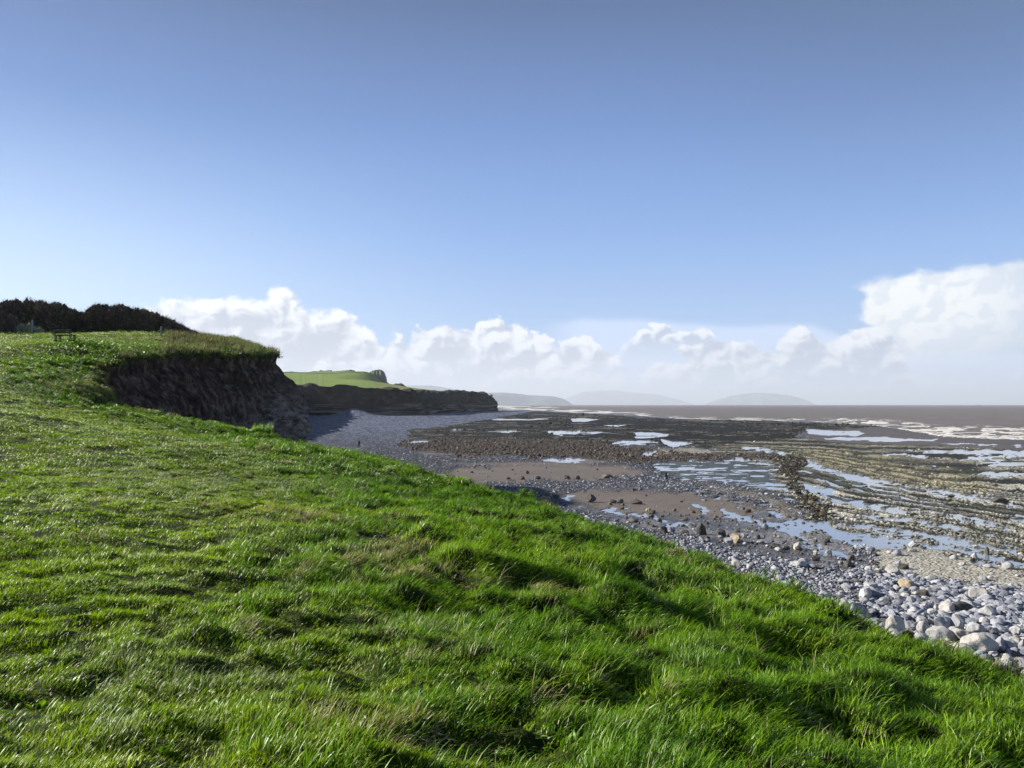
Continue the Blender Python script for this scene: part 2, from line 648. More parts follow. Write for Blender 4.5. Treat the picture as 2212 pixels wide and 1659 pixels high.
def mat_beach():
    m, t, out = new_mat('beach_rock')
    at = t.n.new('ShaderNodeAttribute')
    at.attribute_name = 'bcol'
    aw = t.n.new('ShaderNodeAttribute')
    aw.attribute_name = 'wet'
    ar = t.n.new('ShaderNodeAttribute')
    ar.attribute_name = 'rocky'
    p = pos(t)
    n = t.noise(p, 2.2, 7, 0.68)
    vd = t.voronoi(scaled(t, p, (1.0, 1.6, 1.0)), 1.5, 'DISTANCE_TO_EDGE')
    crack = t.maprange(vd, 0.0, 0.10, 0.35, 1.0)
    vc = t.voronoi(p, 4.5, 'F1')
    var = t.mix(n, (0.35, 0.35, 0.38), (1.6, 1.58, 1.5))
    var = t.mix(ar.outputs['Fac'], (1, 1, 1), var)
    c = t.mix(1.0, at.outputs['Color'], var, 'MULTIPLY')
    cr = t.mix(ar.outputs['Fac'], (1, 1, 1), t.comb(crack, crack, crack))
    c = t.mix(1.0, c, cr, 'MULTIPLY')
    rg = t.maprange(aw.outputs['Fac'], 0.0, 1.0, 0.9, 0.10, False)
    sp = t.maprange(aw.outputs['Fac'], 0.0, 1.0, 0.15, 0.6, False)
    h = t.math('MULTIPLY', t.math('ADD', t.math('MULTIPLY', n, 0.6), t.math('SUBTRACT', crack, vc)), t.math('ADD', ar.outputs['Fac'], 0.03))
    principled(t, out, c, rg, sp, bump(t, h, 0.9, 0.16))
    return m


def mat_stone(name, a, b, c3, rough=0.8, tint=0.35):
    m, t, out = new_mat(name)
    oi = t.n.new('ShaderNodeObjectInfo')
    tc = t.n.new('ShaderNodeTexCoord')
    n = t.noise(tc.outputs['Object'], 2.0, 7, 0.65)
    n2 = t.noise(tc.outputs['Object'], 9.0, 5, 0.7)
    c = t.ramp(oi.outputs['Random'], [(0.0, a), (0.5, b), (1.0, c3)])
    c = t.mix(1.0, c, t.mix(n, (0.55, 0.54, 0.52), (1.35, 1.35, 1.34)), 'MULTIPLY')
    c = t.mix(t.maprange(n2, 0.55, 0.75, 0.0, tint), c, (0.10, 0.085, 0.06))
    principled(t, out, c, rough, 0.25, bump(t, t.math('ADD', n, t.math('MULTIPLY', n2, 0.3)), 0.55, 0.12))
    return m


def mat_plain(name, c, rough=0.7, spec=0.3, var=0.35, scale=6.0, stretch=(1, 1, 1)):
    m, t, out = new_mat(name)
    p = t.n.new('ShaderNodeTexCoord').outputs['Object']
    n = t.noise(scaled(t, p, stretch), scale, 5, 0.6)
    cc = t.mix(1.0, c, t.mix(n, (1 - var,) * 3, (1 + var,) * 3), 'MULTIPLY')
    principled(t, out, cc, rough, spec, bump(t, n, 0.3, 0.02))
    return m


def mat_pool():
    m, t, out = new_mat('pool_water')
    p = pos(t)
    n = t.noise(scaled(t, p, (0.5, 1.2, 1)), 2.2, 5, 0.6)
    principled(t, out, (0.21, 0.235, 0.27), 0.12, 1.0, bump(t, n, 0.14, 0.05))  # light blue base colour holds part of the sky reflection
    return m


def mat_sea():
    m, t, out = new_mat('sea_water')
    af = t.n.new('ShaderNodeAttribute')
    af.attribute_name = 'foam'
    p = pos(t)
    n = t.noise(scaled(t, p, (0.10, 0.35, 1)), 1.0, 6, 0.65)
    n2 = t.noise(scaled(t, p, (0.018, 0.05, 1)), 1.0, 5, 0.7)
    nf = t.noise(scaled(t, p, (0.16, 0.20, 1)), 1.0, 8, 0.72)
    f = t.math('ADD', af.outputs['Fac'], t.math('MULTIPLY', t.math('SUBTRACT', nf, 0.5), 1.3))
    f = t.maprange(f, 0.38, 0.62)
    f = t.math('MULTIPLY', f, t.maprange(af.outputs['Fac'], 0.02, 0.2))
    caps = t.math('MULTIPLY', t.maprange(t.noise(scaled(t, p, (0.05, 0.16, 1)), 1.0, 7, 0.7), 0.59, 0.66), 0.5)
    f = t.math('MAXIMUM', f, caps)
    base = t.mix(n2, (0.105, 0.090, 0.082), (0.200, 0.175, 0.160))
    c = t.mix(f, base, (0.62, 0.61, 0.57))
    rg = t.mix(f, (0.5,) * 3, (0.9,) * 3)
    principled(t, out, c, rg, 0.10, bump(t, t.math('ADD', n, n2), 0.9, 1.4))
    return m


M['turf'] = mat_turf()
M['cliff'] = mat_cliff()
M['farcliff'] = mat_farcliff()
M['farfield'] = mat_farfield()
M['beach'] = mat_beach()
M['pool'] = mat_pool()
M['sea'] = mat_sea()
M['cobble'] = mat_stone('cobble_stone', (0.14, 0.15, 0.19), (0.25, 0.27, 0.33), (0.43, 0.44, 0.46))
M['cobble_dark'] = mat_stone('weedy_stone', (0.022, 0.020, 0.015), (0.042, 0.038, 0.028), (0.14, 0.12, 0.075))
M['cobble_khaki'] = mat_stone('ledge_stone', (0.17, 0.165, 0.13), (0.34, 0.33, 0.26), (0.52, 0.50, 0.42))
M['b_grey'] = mat_stone('boulder_grey', (0.24, 0.255, 0.29), (0.31, 0.32, 0.345), (0.39, 0.395, 0.40), tint=0.25)
M['b_pale'] = mat_stone('boulder_pale', (0.34, 0.335, 0.32), (0.39, 0.385, 0.37), (0.44, 0.43, 0.41), tint=0.2)
M['b_tan'] = mat_stone('boulder_tan', (0.33, 0.28, 0.20), (0.37, 0.31, 0.22), (0.41, 0.35, 0.26), tint=0.2)
M['b_dark'] = mat_stone('boulder_dark', (0.065, 0.062, 0.058), (0.09, 0.085, 0.078), (0.12, 0.112, 0.10), tint=0.3)

# ------------------------------------------------------------------ the grassy land
NEAR_EDGE = [(1330, 770, 5.2), (1170, 715, 6.4), (1024, 669, 7.7), (949, 650, 8.6), (880, 623, 10), (810, 602, 11.5), (741, 574, 13.5), (671, 551, 16), (602, 528, 19),
             (532, 502, 23.5), (463, 487, 27), (403, 468, 32), (350, 456, 37), (310, 445, 42), (259, 433, 44), (194, 421, 45), (153, 414, 45.5), (123, 410, 46)]
HEAD_EDGE = [(116, 396, 48), (104, 376, 51), (99, 362, 54), (124, 358, 58), (152, 356, 63), (187, 353, 70), (230, 355, 78), (262, 356, 83), (279, 355, 86)]
TIP = [(276, 353, 91), (262, 349, 97), (246, 343, 102)]
edge3 = [tuple(P(*q)) for q in NEAR_EDGE] + [tuple(P(*q)) for q in HEAD_EDGE + TIP]
edge3 += [(-52, 107, 18.3), (-70, 116, 18.5), (-92, 138, 18.5), (-150, 175, 18.5), (-260, 210, 18.5)]
ctrl = list(edge3)
for q in [(0, 768, 3.5), (256, 768, 3.5), (512, 768, 3.62), (768, 768, 3.9), (1024, 768, 4.5), (0, 600, 6.7), (0, 500, 14), (0, 450, 24), (0, 405, 36), (0, 370, 48), (0, 347, 62),
          (0, 335, 84), (75, 343.5, 60), (66, 335, 84), (150, 348, 72), (190, 336.5, 90), (160, 336, 84), (205, 337, 97), (228, 339, 99), (250, 600, 6.8), (250, 500, 14.5), (250, 450, 28),
          (150, 433, 36), (60, 420, 32), (60, 385, 45), (85, 362, 55), (512, 600, 7.5), (512, 540, 12), (768, 680, 6), (768, 620, 9), (350, 500, 17), (400, 500, 18),
          (60, 395, 43), (100, 390, 46)]:
    ctrl.append(tuple(P(*q)))
ctrl += [(0, 0, 8.4), (-3, -4, 8.4), (3.2, 0, 8.1), (5, -8, 8.0), (-20, -20, 8.6), (-60, 20, 11.5), (-60, -50, 11), (10, -50, 8), (-120, 60, 18), (-120, 140, 18.6), (-250, 100, 20), (-250, -50, 16)]
ctrl = np.array(ctrl)
land_tps = TPS(ctrl[:, :2], ctrl[:, 2], 0.0005, 10.0)
edge_xy = np.array(edge3)[:, :2]
_nn = len(NEAR_EDGE)
_seg = edge_xy[:_nn]
_l = np.concatenate([[0], np.cumsum(np.sqrt((np.diff(_seg, axis=0) ** 2).sum(1)))])
_t = np.linspace(0, _l[-1], int(_l[-1] / 0.3))
_r = np.stack([np.interp(_t, _l, _seg[:, 0]), np.interp(_t, _l, _seg[:, 1])], -1)
_g = np.gradient(_r, axis=0)
_g /= np.sqrt((_g ** 2).sum(1))[:, None]
_w = sstep(fbm(_t * 0.7, _t * 0 + 3, 4, 55, 0.65), 0.35, 0.75)
_r = _r + np.stack([_g[:, 1], -_g[:, 0]], -1) * (_w * np.clip(_r[:, 1] * 0.03, 0.18, 0.8))[:, None]
edge_xy = np.vstack([_r, edge_xy[_nn:]])
LAND_POLY = [tuple(p) for p in edge_xy] + [(-260, -80), (14, -80), (9, -30), (7, -8), (6.6, 0), (6.9, 3.2)]
EDGE_LINE = [(7, -8), (6.6, 0), (6.9, 3.2)] + [tuple(p) for p in edge_xy]


def rough_zone(x, y, d=None):
    """1 where the grass is long and tussocky (a belt along the cliff edge)"""
    if d is None:
        d = dist_line(EDGE_LINE, x, y)
    n = fbm(x * 0.25, y * 0.25, 3, 40)
    w = 6.8 + 3.5 * (n - 0.5) - 0.030 * np.clip(y, 0, 60)
    return 1 - sstep(d, w - 2.2, w + 1.2)


def hollow(x, y):
    """0 in the small hollows of the turf, 1 on its tussocks"""
    b = fbm(x * 1.9, y * 2.6 + 7, 3, 23) - 0.5
    e = fbm(x * 3.6 + 2, y * 5.4, 2, 37) - 0.5
    return sstep(0.8 * b + 0.6 * e, -0.13, 0.10)


def hummock(x, y, rz, d):
    r = np.sqrt(x * x + y * y)
    a = fbm(x * 0.75 + 3, y * 1.15, 3, 11) - 0.5
    b = fbm(x * 1.9, y * 2.6 + 7, 3, 23) - 0.5
    c = fbm(x * 0.22, y * 0.3, 2, 31) - 0.5
    e = fbm(x * 3.6 + 2, y * 5.4, 2, 37) - 0.5
    h = (0.10 + 0.26 * rz) * a + (0.10 + 0.26 * rz) * b + (0.15 + 0.16 * rz) * e + 0.25 * c
    return h * (0.45 + 0.55 * sstep(r, 1.0, 5.0))


def land_z(x, y, d=None):
    if d is None:
        d = dist_line(EDGE_LINE, x, y)
    rz = rough_zone(x, y, d)
    z = land_tps(x, y) + hummock(x, y, rz, d) - 0.02
    z = z - 0.14 * (1 - sstep(d, 0.0, 0.9)) ** 2      # turf lip rounding over
    return z


def polar_land(a0, a1, na, r0, r1, nr):
    a = np.radians(np.linspace(a0, a1, na))
    r = r0 * (r1 / r0) ** np.linspace(0, 1, nr)
    rr, aa = np.meshgrid(r, a, indexing='ij')
    x = rr * np.sin(aa)
    y = rr * np.cos(aa)
    return x, y


def build_land():
    parts_v, parts_f = [], []
    off = 0
    for (a0, a1, na, r0, r1, nr) in [(-60, 50, 900, 1.3, 260, 460), (50, 300, 140, 1.3, 260, 90)]:
        x, y = polar_land(a0, a1, na, r0, r1, nr)
        d = dist_line(EDGE_LINE, x, y)
        ins = inside(LAND_POLY, x, y)
        keep = ins | (d < 0.15)
        z = land_z(x, y, d)
        z = np.where(ins, z, z - 0.6 * d)
        v = np.stack([x, y, z], -1).reshape(-1, 3)
        f = grid_faces(nr, na)
        kf = keep.ravel()[f].all(1)
        v, f = compact(v, f[kf])
        parts_v.append(v)
        parts_f.append(f + off)
        off += len(v)
    # small cap under the camera
    a = np.linspace(0, 2 * np.pi, 25)[:-1]
    v = np.stack([1.32 * np.sin(a), 1.32 * np.cos(a)], -1)
    v = np.vstack([[0, 0], v])
    v = np.column_stack([v, land_z(v[:, 0], v[:, 1]) - 0.01])
    parts_v.append(v)
    k = np.arange(24)
    parts_f.append(np.stack([np.zeros(24, int), 1 + (k + 1) % 24, 1 + k, 1 + k], -1)[:, :4] + off)
    V = np.vstack(parts_v)
    F = np.vstack(parts_f)
    tri = F[:, 2] == F[:, 3]
    Fq = F[~tri]
    me = mesh_np('terrain', V, Fq[:, ::-1], [M['turf']])
    o = link('terrain', me)
    tag(o, 'green grassy clifftop rising to the left', 'ground', kind='structure')
    return o


build_land()


def resample(line, step):
    line = np.asarray(line, float)
    seg = np.sqrt((np.diff(line[:, :2], axis=0) ** 2).sum(1))
    s = np.concatenate([[0], np.cumsum(seg)])
    n = max(2, int(s[-1] / step))
    t_ = np.linspace(0, s[-1], n)
    return np.stack([np.interp(t_, s, line[:, i]) for i in range(line.shape[1])], -1)


def smooth_line(l, k=3, it=2):
    l = l.copy()
    for _ in range(it):
        l[1:-1] = (l[:-2] + 2 * l[1:-1] + l[2:]) / 4
    return l


def cliff_strip(name, line3, step, levels, profile, zbase, amp, mat, seed, label, rough_h=1.0, side=1, inset=0.15):
    L = smooth_line(resample(line3, step), it=4)
    tg = np.gradient(L[:, :2], axis=0)
    tg = smooth_line(tg, it=10)
    tg /= np.sqrt((tg ** 2).sum(1))[:, None] + 1e-9
    nrm = np.stack([tg[:, 1], -tg[:, 0]], -1) * side
    s = np.concatenate([[0], np.cumsum(np.sqrt((np.diff(L[:, :2], axis=0) ** 2).sum(1)))])
    t_ = np.linspace(0, 1, levels) ** 1.15
    n = len(L)
    T, S = np.meshgrid(t_, np.arange(n), indexing='xy')
    ztop = L[:, 2][:, None]
    H = ztop - zbase
    drop = T * H
    off = np.interp(drop, [p[0] for p in profile], [p[1] for p in profile])
    sv = s[:, None] + 0 * drop
    n1 = fbm(sv / 3.4 + 0.25 * drop, drop / 3.6, 4, seed, 0.55) - 0.5
    n2 = fbm(sv / 1.1, drop / 2.0, 4, seed + 9, 0.6) - 0.5
    n3 = fbm(sv / 30.0, drop / 6.0 + 3, 3, seed + 5) - 0.5
    grow = sstep(drop, 0.0, 1.6 * rough_h)
    off = off - inset + grow * amp * (1.7 * n1 + 1.3 * n2 + 1.2 * n3)
    # small ledges
    off = off + grow * amp * 0.22 * (np.floor(drop / (1.1 * rough_h) + 2 * n1) % 2)
    X = L[:, 0][:, None] + nrm[:, 0][:, None] * off
    Y = L[:, 1][:, None] + nrm[:, 1][:, None] * off
    Z = ztop - 0.02 - drop + 0 * off
    v = np.stack([X, Y, Z], -1).reshape(-1, 3)
    f = grid_faces(n, levels)
    me = mesh_np(name, v, f if side > 0 else f[:, ::-1], [mat])
    o = link(name, me)
    tag(o, label, 'cliff', kind='structure')
    return o


PROF = [(0, 0), (1.0, -0.1), (1.6, 0.3), (3.4, 1.7), (5.4, 2.8), (7.0, 3.4), (9.8, 3.3), (14, 3.5), (30, 4)]
PROF0 = [(0, 0), (1, -0.25), (4, 0.3), (10, 0.6)]
e3 = np.array(edge3)
e3z = e3.copy()
e3z[:, 2] = land_z(e3[:, 0], e3[:, 1]) - 0.0
i1 = len(NEAR_EDGE)
near3 = np.vstack([[7, -8, 8.0], [6.6, 0, 8.0], [6.9, 3.2, 7.7], e3z[:i1]])
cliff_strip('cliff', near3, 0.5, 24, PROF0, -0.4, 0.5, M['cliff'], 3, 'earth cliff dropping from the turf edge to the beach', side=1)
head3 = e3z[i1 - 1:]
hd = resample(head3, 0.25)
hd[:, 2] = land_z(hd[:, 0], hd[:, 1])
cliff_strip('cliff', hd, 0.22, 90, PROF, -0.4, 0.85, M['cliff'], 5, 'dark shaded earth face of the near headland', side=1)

# ------------------------------------------------------------------ grass (instanced tufts)
SRC = bpy.data.collections.new('tuft_sources')


def tuft(name, n, radius, hmin, hmax, wid, lean, lean_var, curl, mat, seed, segs=3, wind=0.35):
    g = np.random.default_rng(seed)
    r = radius * np.sqrt(g.random(n))
    a = g.random(n) * 2 * np.pi
    bx, by = r * np.cos(a), r * np.sin(a)
    h = hmin + (hmax - hmin) * g.random(n) ** 1.3
    w = wid * (0.6 + 0.8 * g.random(n))
    dirn = wind + g.normal(0, 0.75, n)
    ln = np.clip(lean + g.normal(0, lean_var, n), 0.02, 1.45)
    dx, dy = np.cos(dirn), np.sin(dirn)
    face = dirn + np.pi / 2 + g.normal(0, 0.5, n)
    fx, fy = np.cos(face), np.sin(face)
    V = []
    B = []
    px = bx.copy()
    py = by.copy()
    pz = np.full(n, -0.02)
    ang = ln * 0.35
    for k in range(segs + 1):
        t_ = k / segs
        ww = w * (1 - t_) ** 0.6 * 0.5 + 0.0003
        if k < segs:
            V.append(np.stack([px - fx * ww, py - fy * ww, pz], -1))
            V.append(np.stack([px + fx * ww, py + fy * ww, pz], -1))
            B += [np.full(n, t_)] * 2
        else:
            V.append(np.stack([px, py, pz], -1))
            B.append(np.full(n, 1.0))
        st = h / segs
        px = px + dx * np.sin(ang) * st
        py = py + dy * np.sin(ang) * st
        pz = pz + np.cos(ang) * st
        ang = ang + (ln * 0.65 + curl) / segs
    V = np.stack(V, 1)       # n, nv, 3
    nv = V.shape[1]
    B = np.stack(B, 1)
    base = np.arange(n)[:, None] * nv
    tris = []
    for k in range(segs - 1):
        o = 2 * k
        tris += [base + [o, o + 1, o + 3], base + [o, o + 3, o + 2]]
    o = 2 * (segs - 1)
    tris += [base + [o, o + 1, o + 2]]
    F = np.stack(tris, 1).reshape(-1, 3)
    me = mesh_np(name, V.reshape(-1, 3), F, [mat])
    attr(me, 'bt', B.ravel())
    attr(me, 'br', np.repeat(g.random(n), nv))
    ob = bpy.data.objects.new(name, me)
    return ob


def scatter(name, pts, rot, scl, idx, sources, label, cat, kind='stuff'):
    me = bpy.data.meshes.new(name)
    me.vertices.add(len(pts))
    me.vertices.foreach_set('co', np.ascontiguousarray(pts, np.float32).ravel())
    attr(me, 'rot', rot, 'FLOAT_VECTOR')
    attr(me, 'scl', scl, 'FLOAT_VECTOR')
    attr(me, 'idx', idx, 'INT')
    o = link(name, me)
    sc = bpy.data.collections.new(name + '_sources')
    for k, s in enumerate(sources):
        s.name = 'src_%s_%03d' % (name, k)
        sc.objects.link(s)
    ng = bpy.data.node_groups.new(name + '_nodes', 'GeometryNodeTree')
    ng.interface.new_socket('Geometry', in_out='INPUT', socket_type='NodeSocketGeometry')
    ng.interface.new_socket('Geometry', in_out='OUTPUT', socket_type='NodeSocketGeometry')
    N = ng.nodes
    gi = N.new('NodeGroupInput')
    go = N.new('NodeGroupOutput')
    ci = N.new('GeometryNodeCollectionInfo')
    ci.inputs['Collection'].default_value = sc
    ci.inputs['Separate Children'].default_value = True
    ci.inputs['Reset Children'].default_value = True
    ip = N.new('GeometryNodeInstanceOnPoints')
    ip.inputs['Pick Instance'].default_value = True

    def na(nm, ty):
        q = N.new('GeometryNodeInputNamedAttribute')
        q.data_type = ty
        q.inputs['Name'].default_value = nm
        return q.outputs['Attribute']
    e2r = N.new('FunctionNodeEulerToRotation')
    ng.links.new(na('rot', 'FLOAT_VECTOR'), e2r.inputs[0])
    ng.links.new(gi.outputs[0], ip.inputs['Points'])
    ng.links.new(ci.outputs[0], ip.inputs['Instance'])
    ng.links.new(na('idx', 'INT'), ip.inputs['Instance Index'])
    ng.links.new(e2r.outputs[0], ip.inputs['Rotation'])
    ng.links.new(na('scl', 'FLOAT_VECTOR'), ip.inputs['Scale'])
    ng.links.new(ip.outputs[0], go.inputs[0])
    md = o.modifiers.new('scatter', 'NODES')
    md.node_group = ng
    tag(o, label, cat, kind=kind)
    return o


def sample_land(n, r0, r1, a0, a1):
    """area-uniform points in an annular wedge"""
    r = np.sqrt(r0 ** 2 + (r1 ** 2 - r0 ** 2) * RNG.random(n))
    a = np.radians(a0 + (a1 - a0) * RNG.random(n))
    return r * np.sin(a), r * np.cos(a)


# dry, straw coloured and wind-flattened places, these with their sheen painted pale, in metres on the land
def spot(x, y, c, rx, ry):
    return np.exp(-(((x - c[0]) / rx) ** 2 + ((y - c[1]) / ry) ** 2))


DRY = [(P(315, 510, 12.5), 1.1, 0.9), (P(375, 575, 8.2), 0.5, 0.5), (P(545, 590, 8.0), 0.5, 0.35), (P(700, 560, 14), 0.9, 0.25), (P(735, 576, 12.6), 0.8, 0.25),
       (P(390, 560, 9), .5, .35), (P(410, 555, 9.3), .4, .3), (P(60, 390, 44), 0, 0), (P(108, 392, 47.5), 2.6, 3.5), (P(118, 400, 46), 1.8, 2.0), (P(470, 588, 8), 0.5, 0.3), (P(415, 752, 3.8), .25, .2)]
PALE = [(P(200, 480, 18), 3.5, 4.5), (P(240, 450, 26), 5.0, 7.0), (P(70, 380, 47), 4.5, 6.0), (P(330, 560, 9.5), 1.2, 1.4), (P(190, 690, 4.6), .7, .5), (P(60, 720, 4.2), .5, .5),
        (P(420, 640, 5.8), 0.6, 0.5), (P(600, 720, 4.3), .5, .4), (P(640, 640, 6.2), .5, .5)]


def grass_layer(name, n, r0, r1, a0, a1, srcs, label, smul=1.0, jitter=0.5, ylim=None):
    x, y = sample_land(n, r0, r1, a0, a1)
    d = dist_line(EDGE_LINE, x, y)
    cl = hollow(x, y)
    k = inside(LAND_POLY, x, y) & (d > 0.02) & (RNG.random(len(x)) < 0.42 + 0.75 * cl)
    x, y, d = x[k], y[k], d[k]
    z = land_z(x, y, d)
    rz = rough_zone(x, y, d)
    n1 = fbm(x * 0.9, y * 1.4, 3, 77)
    dry = sum(spot(x, y, c, max(rx, .1), max(ry, .1)) for c, rx, ry in DRY) * (0.5 + n1)
    pale = sum(spot(x, y, c, max(rx, .1), max(ry, .1)) for c, rx, ry in PALE) * (0.35 + 0.9 * n1)
    rimdry = (1 - sstep(d, 0.10, 0.5)) * 0.60 * (np.hypot(x, y) < 60)
    u = RNG.random(len(x))
    kind = np.where(RNG.random(len(x)) < rz, 1, 0)                 # 0 short, 1 lush long
    kind = np.where(u < np.clip(pale * 0.26 + 0.004, 0, 0.5), 2, kind)
    u2 = RNG.random(len(x))
    kind = np.where(u2 < np.clip(dry * 0.6 + rimdry + 0.003 + 0.012 * rz, 0, 0.7), 3, kind)
    var = RNG.integers(0, 4, len(x))
    idx = kind * 4 + var
    m = len(x)
    # blades stand off the local slope
    hs = 0.14
    gx = (land_z(x + hs, y) - z) / hs
    gy = (land_z(x, y + hs) - z) / hs
    gx, gy = np.clip(gx, -1.2, 1.2) * 0.9, np.clip(gy, -1.2, 1.2) * 0.9
    th = RNG.normal(0, jitter, m) + 0.6 * (fbm(x * .5, y * .5, 2, 91) - .5) * 3
    nl = np.sqrt(gx ** 2 + gy ** 2 + 1)
    nx, ny, nz = -gx / nl, -gy / nl, 1 / nl
    lx, ly = nx * np.cos(th) + ny * np.sin(th), -nx * np.sin(th) + ny * np.cos(th)
    rot = np.stack([-np.arcsin(np.clip(ly, -1, 1)) + RNG.normal(0, 0.08, m), np.arctan2(lx, nz) + RNG.normal(0, 0.08, m), th], -1)
    hl = hollow(x, y)
    tall = np.where(kind == 0, 0.55 + 0.65 * hl, 0.45 + 1.25 * hl * (0.5 + fbm(x * 1.6 + 5, y * 2.6, 3, 66)))
    s = smul * (0.75 + 0.5 * RNG.random(m))
    scl = np.stack([s, s, s * tall * np.where(kind == 1, 1.0, 1.0)], -1)
    return scatter(name, np.stack([x, y, z], -1), rot, scl, idx, srcs, label, 'grass')


def tuft_set(tag_, n, rad, wid, hs, seed, segs=3):
    out = []
    # short, lush, pale, dry (name order = index)
    specs = [(M['grass'], 0.028, 0.065, 0.80, 0.30, 0.45), (M['grass_lush'], 0.045, 0.13, 1.0, 0.30, 0.75), (M['grass_pale'], 0.04, 0.10, 1.15, 0.20, 0.45), (M['grass_dry'], 0.05, 0.12, 1.05, 0.28, 0.6)]
    for k, (mt, h0, h1, ln, lv, cu) in enumerate(specs):
        for v in range(4):
            out.append(tuft('t', n, rad, h0 * hs, h1 * hs, wid * (1.25 if k == 1 else 1.0), ln, lv, cu, mt, seed + k * 10 + v, segs))
    return out


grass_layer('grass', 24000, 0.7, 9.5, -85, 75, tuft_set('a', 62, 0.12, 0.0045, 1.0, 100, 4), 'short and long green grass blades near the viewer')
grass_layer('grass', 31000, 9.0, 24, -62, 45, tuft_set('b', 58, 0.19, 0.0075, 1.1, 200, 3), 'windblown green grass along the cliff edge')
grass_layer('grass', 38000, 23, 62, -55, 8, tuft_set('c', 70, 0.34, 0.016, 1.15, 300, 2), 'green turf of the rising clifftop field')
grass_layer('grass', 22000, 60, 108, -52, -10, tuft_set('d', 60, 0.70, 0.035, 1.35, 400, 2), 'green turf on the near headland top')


# sparse long stems and broad-leaved weeds through the near turf
stems = [tuft('t', 5, 0.06, 0.22, 0.42, 0.0040, 1.0, 0.3, 0.9, M['grass_pale'], 5000 + i, 6) for i in range(3)] + [tuft('t', 4, 0.05, 0.20, 0.38, 0.0036, 0.8, 0.3, 0.8, M['grass_dry'], 5010 + i, 6) for i in range(2)]
weeds = [tuft('t', 9, 0.04, 0.03, 0.075, 0.020, 1.25, 0.15, 0.3, M['grass_lush'], 5020 + i, 5, 0.0) for i in range(3)]
x, y = sample_land(3600, 1.2, 20, -62, 55)
d = dist_line(EDGE_LINE, x, y)
k = inside(LAND_POLY, x, y) & (d > 0.1)
x, y, d = x[k], y[k], d[k]
rz_ = rough_zone(x, y, d)
wd = RNG.random(len(x)) < 0.55
k = wd | (RNG.random(len(x)) < rz_ * 0.9)
x, y, d, wd = x[k], y[k], d[k], wd[k]
m_ = len(x)
idx = np.where(wd, RNG.integers(5, 8, m_), RNG.integers(0, 5, m_))
rot = np.stack([RNG.normal(0, .1, m_), RNG.normal(0, .1, m_), np.where(wd, RNG.uniform(0, 6.28, m_), RNG.normal(0, .6, m_))], -1)
s_ = RNG.uniform(.7, 1.2, m_)
scatter('weeds', np.stack([x, y, land_z(x, y, d) + np.where(wd, 0.035, 0)], -1), rot, np.stack([s_, s_, s_], -1), idx, stems + weeds, 'long bent stems and small broad leaves in the turf', 'weeds')


# ------------------------------------------------------------------ beach
K = 0.46293


def c5(pts):
    return [(1555 + a * .2969, 821 + b * .2969) for a, b in pts]


def c4(pts):
    return [(1036.8 + a * .2343, 777.6 + b * .2343) for a, b in pts]


def c6(pts):
    return [(1209.6 + a * .2343, 1036.8 + b * .2343) for a, b in pts]


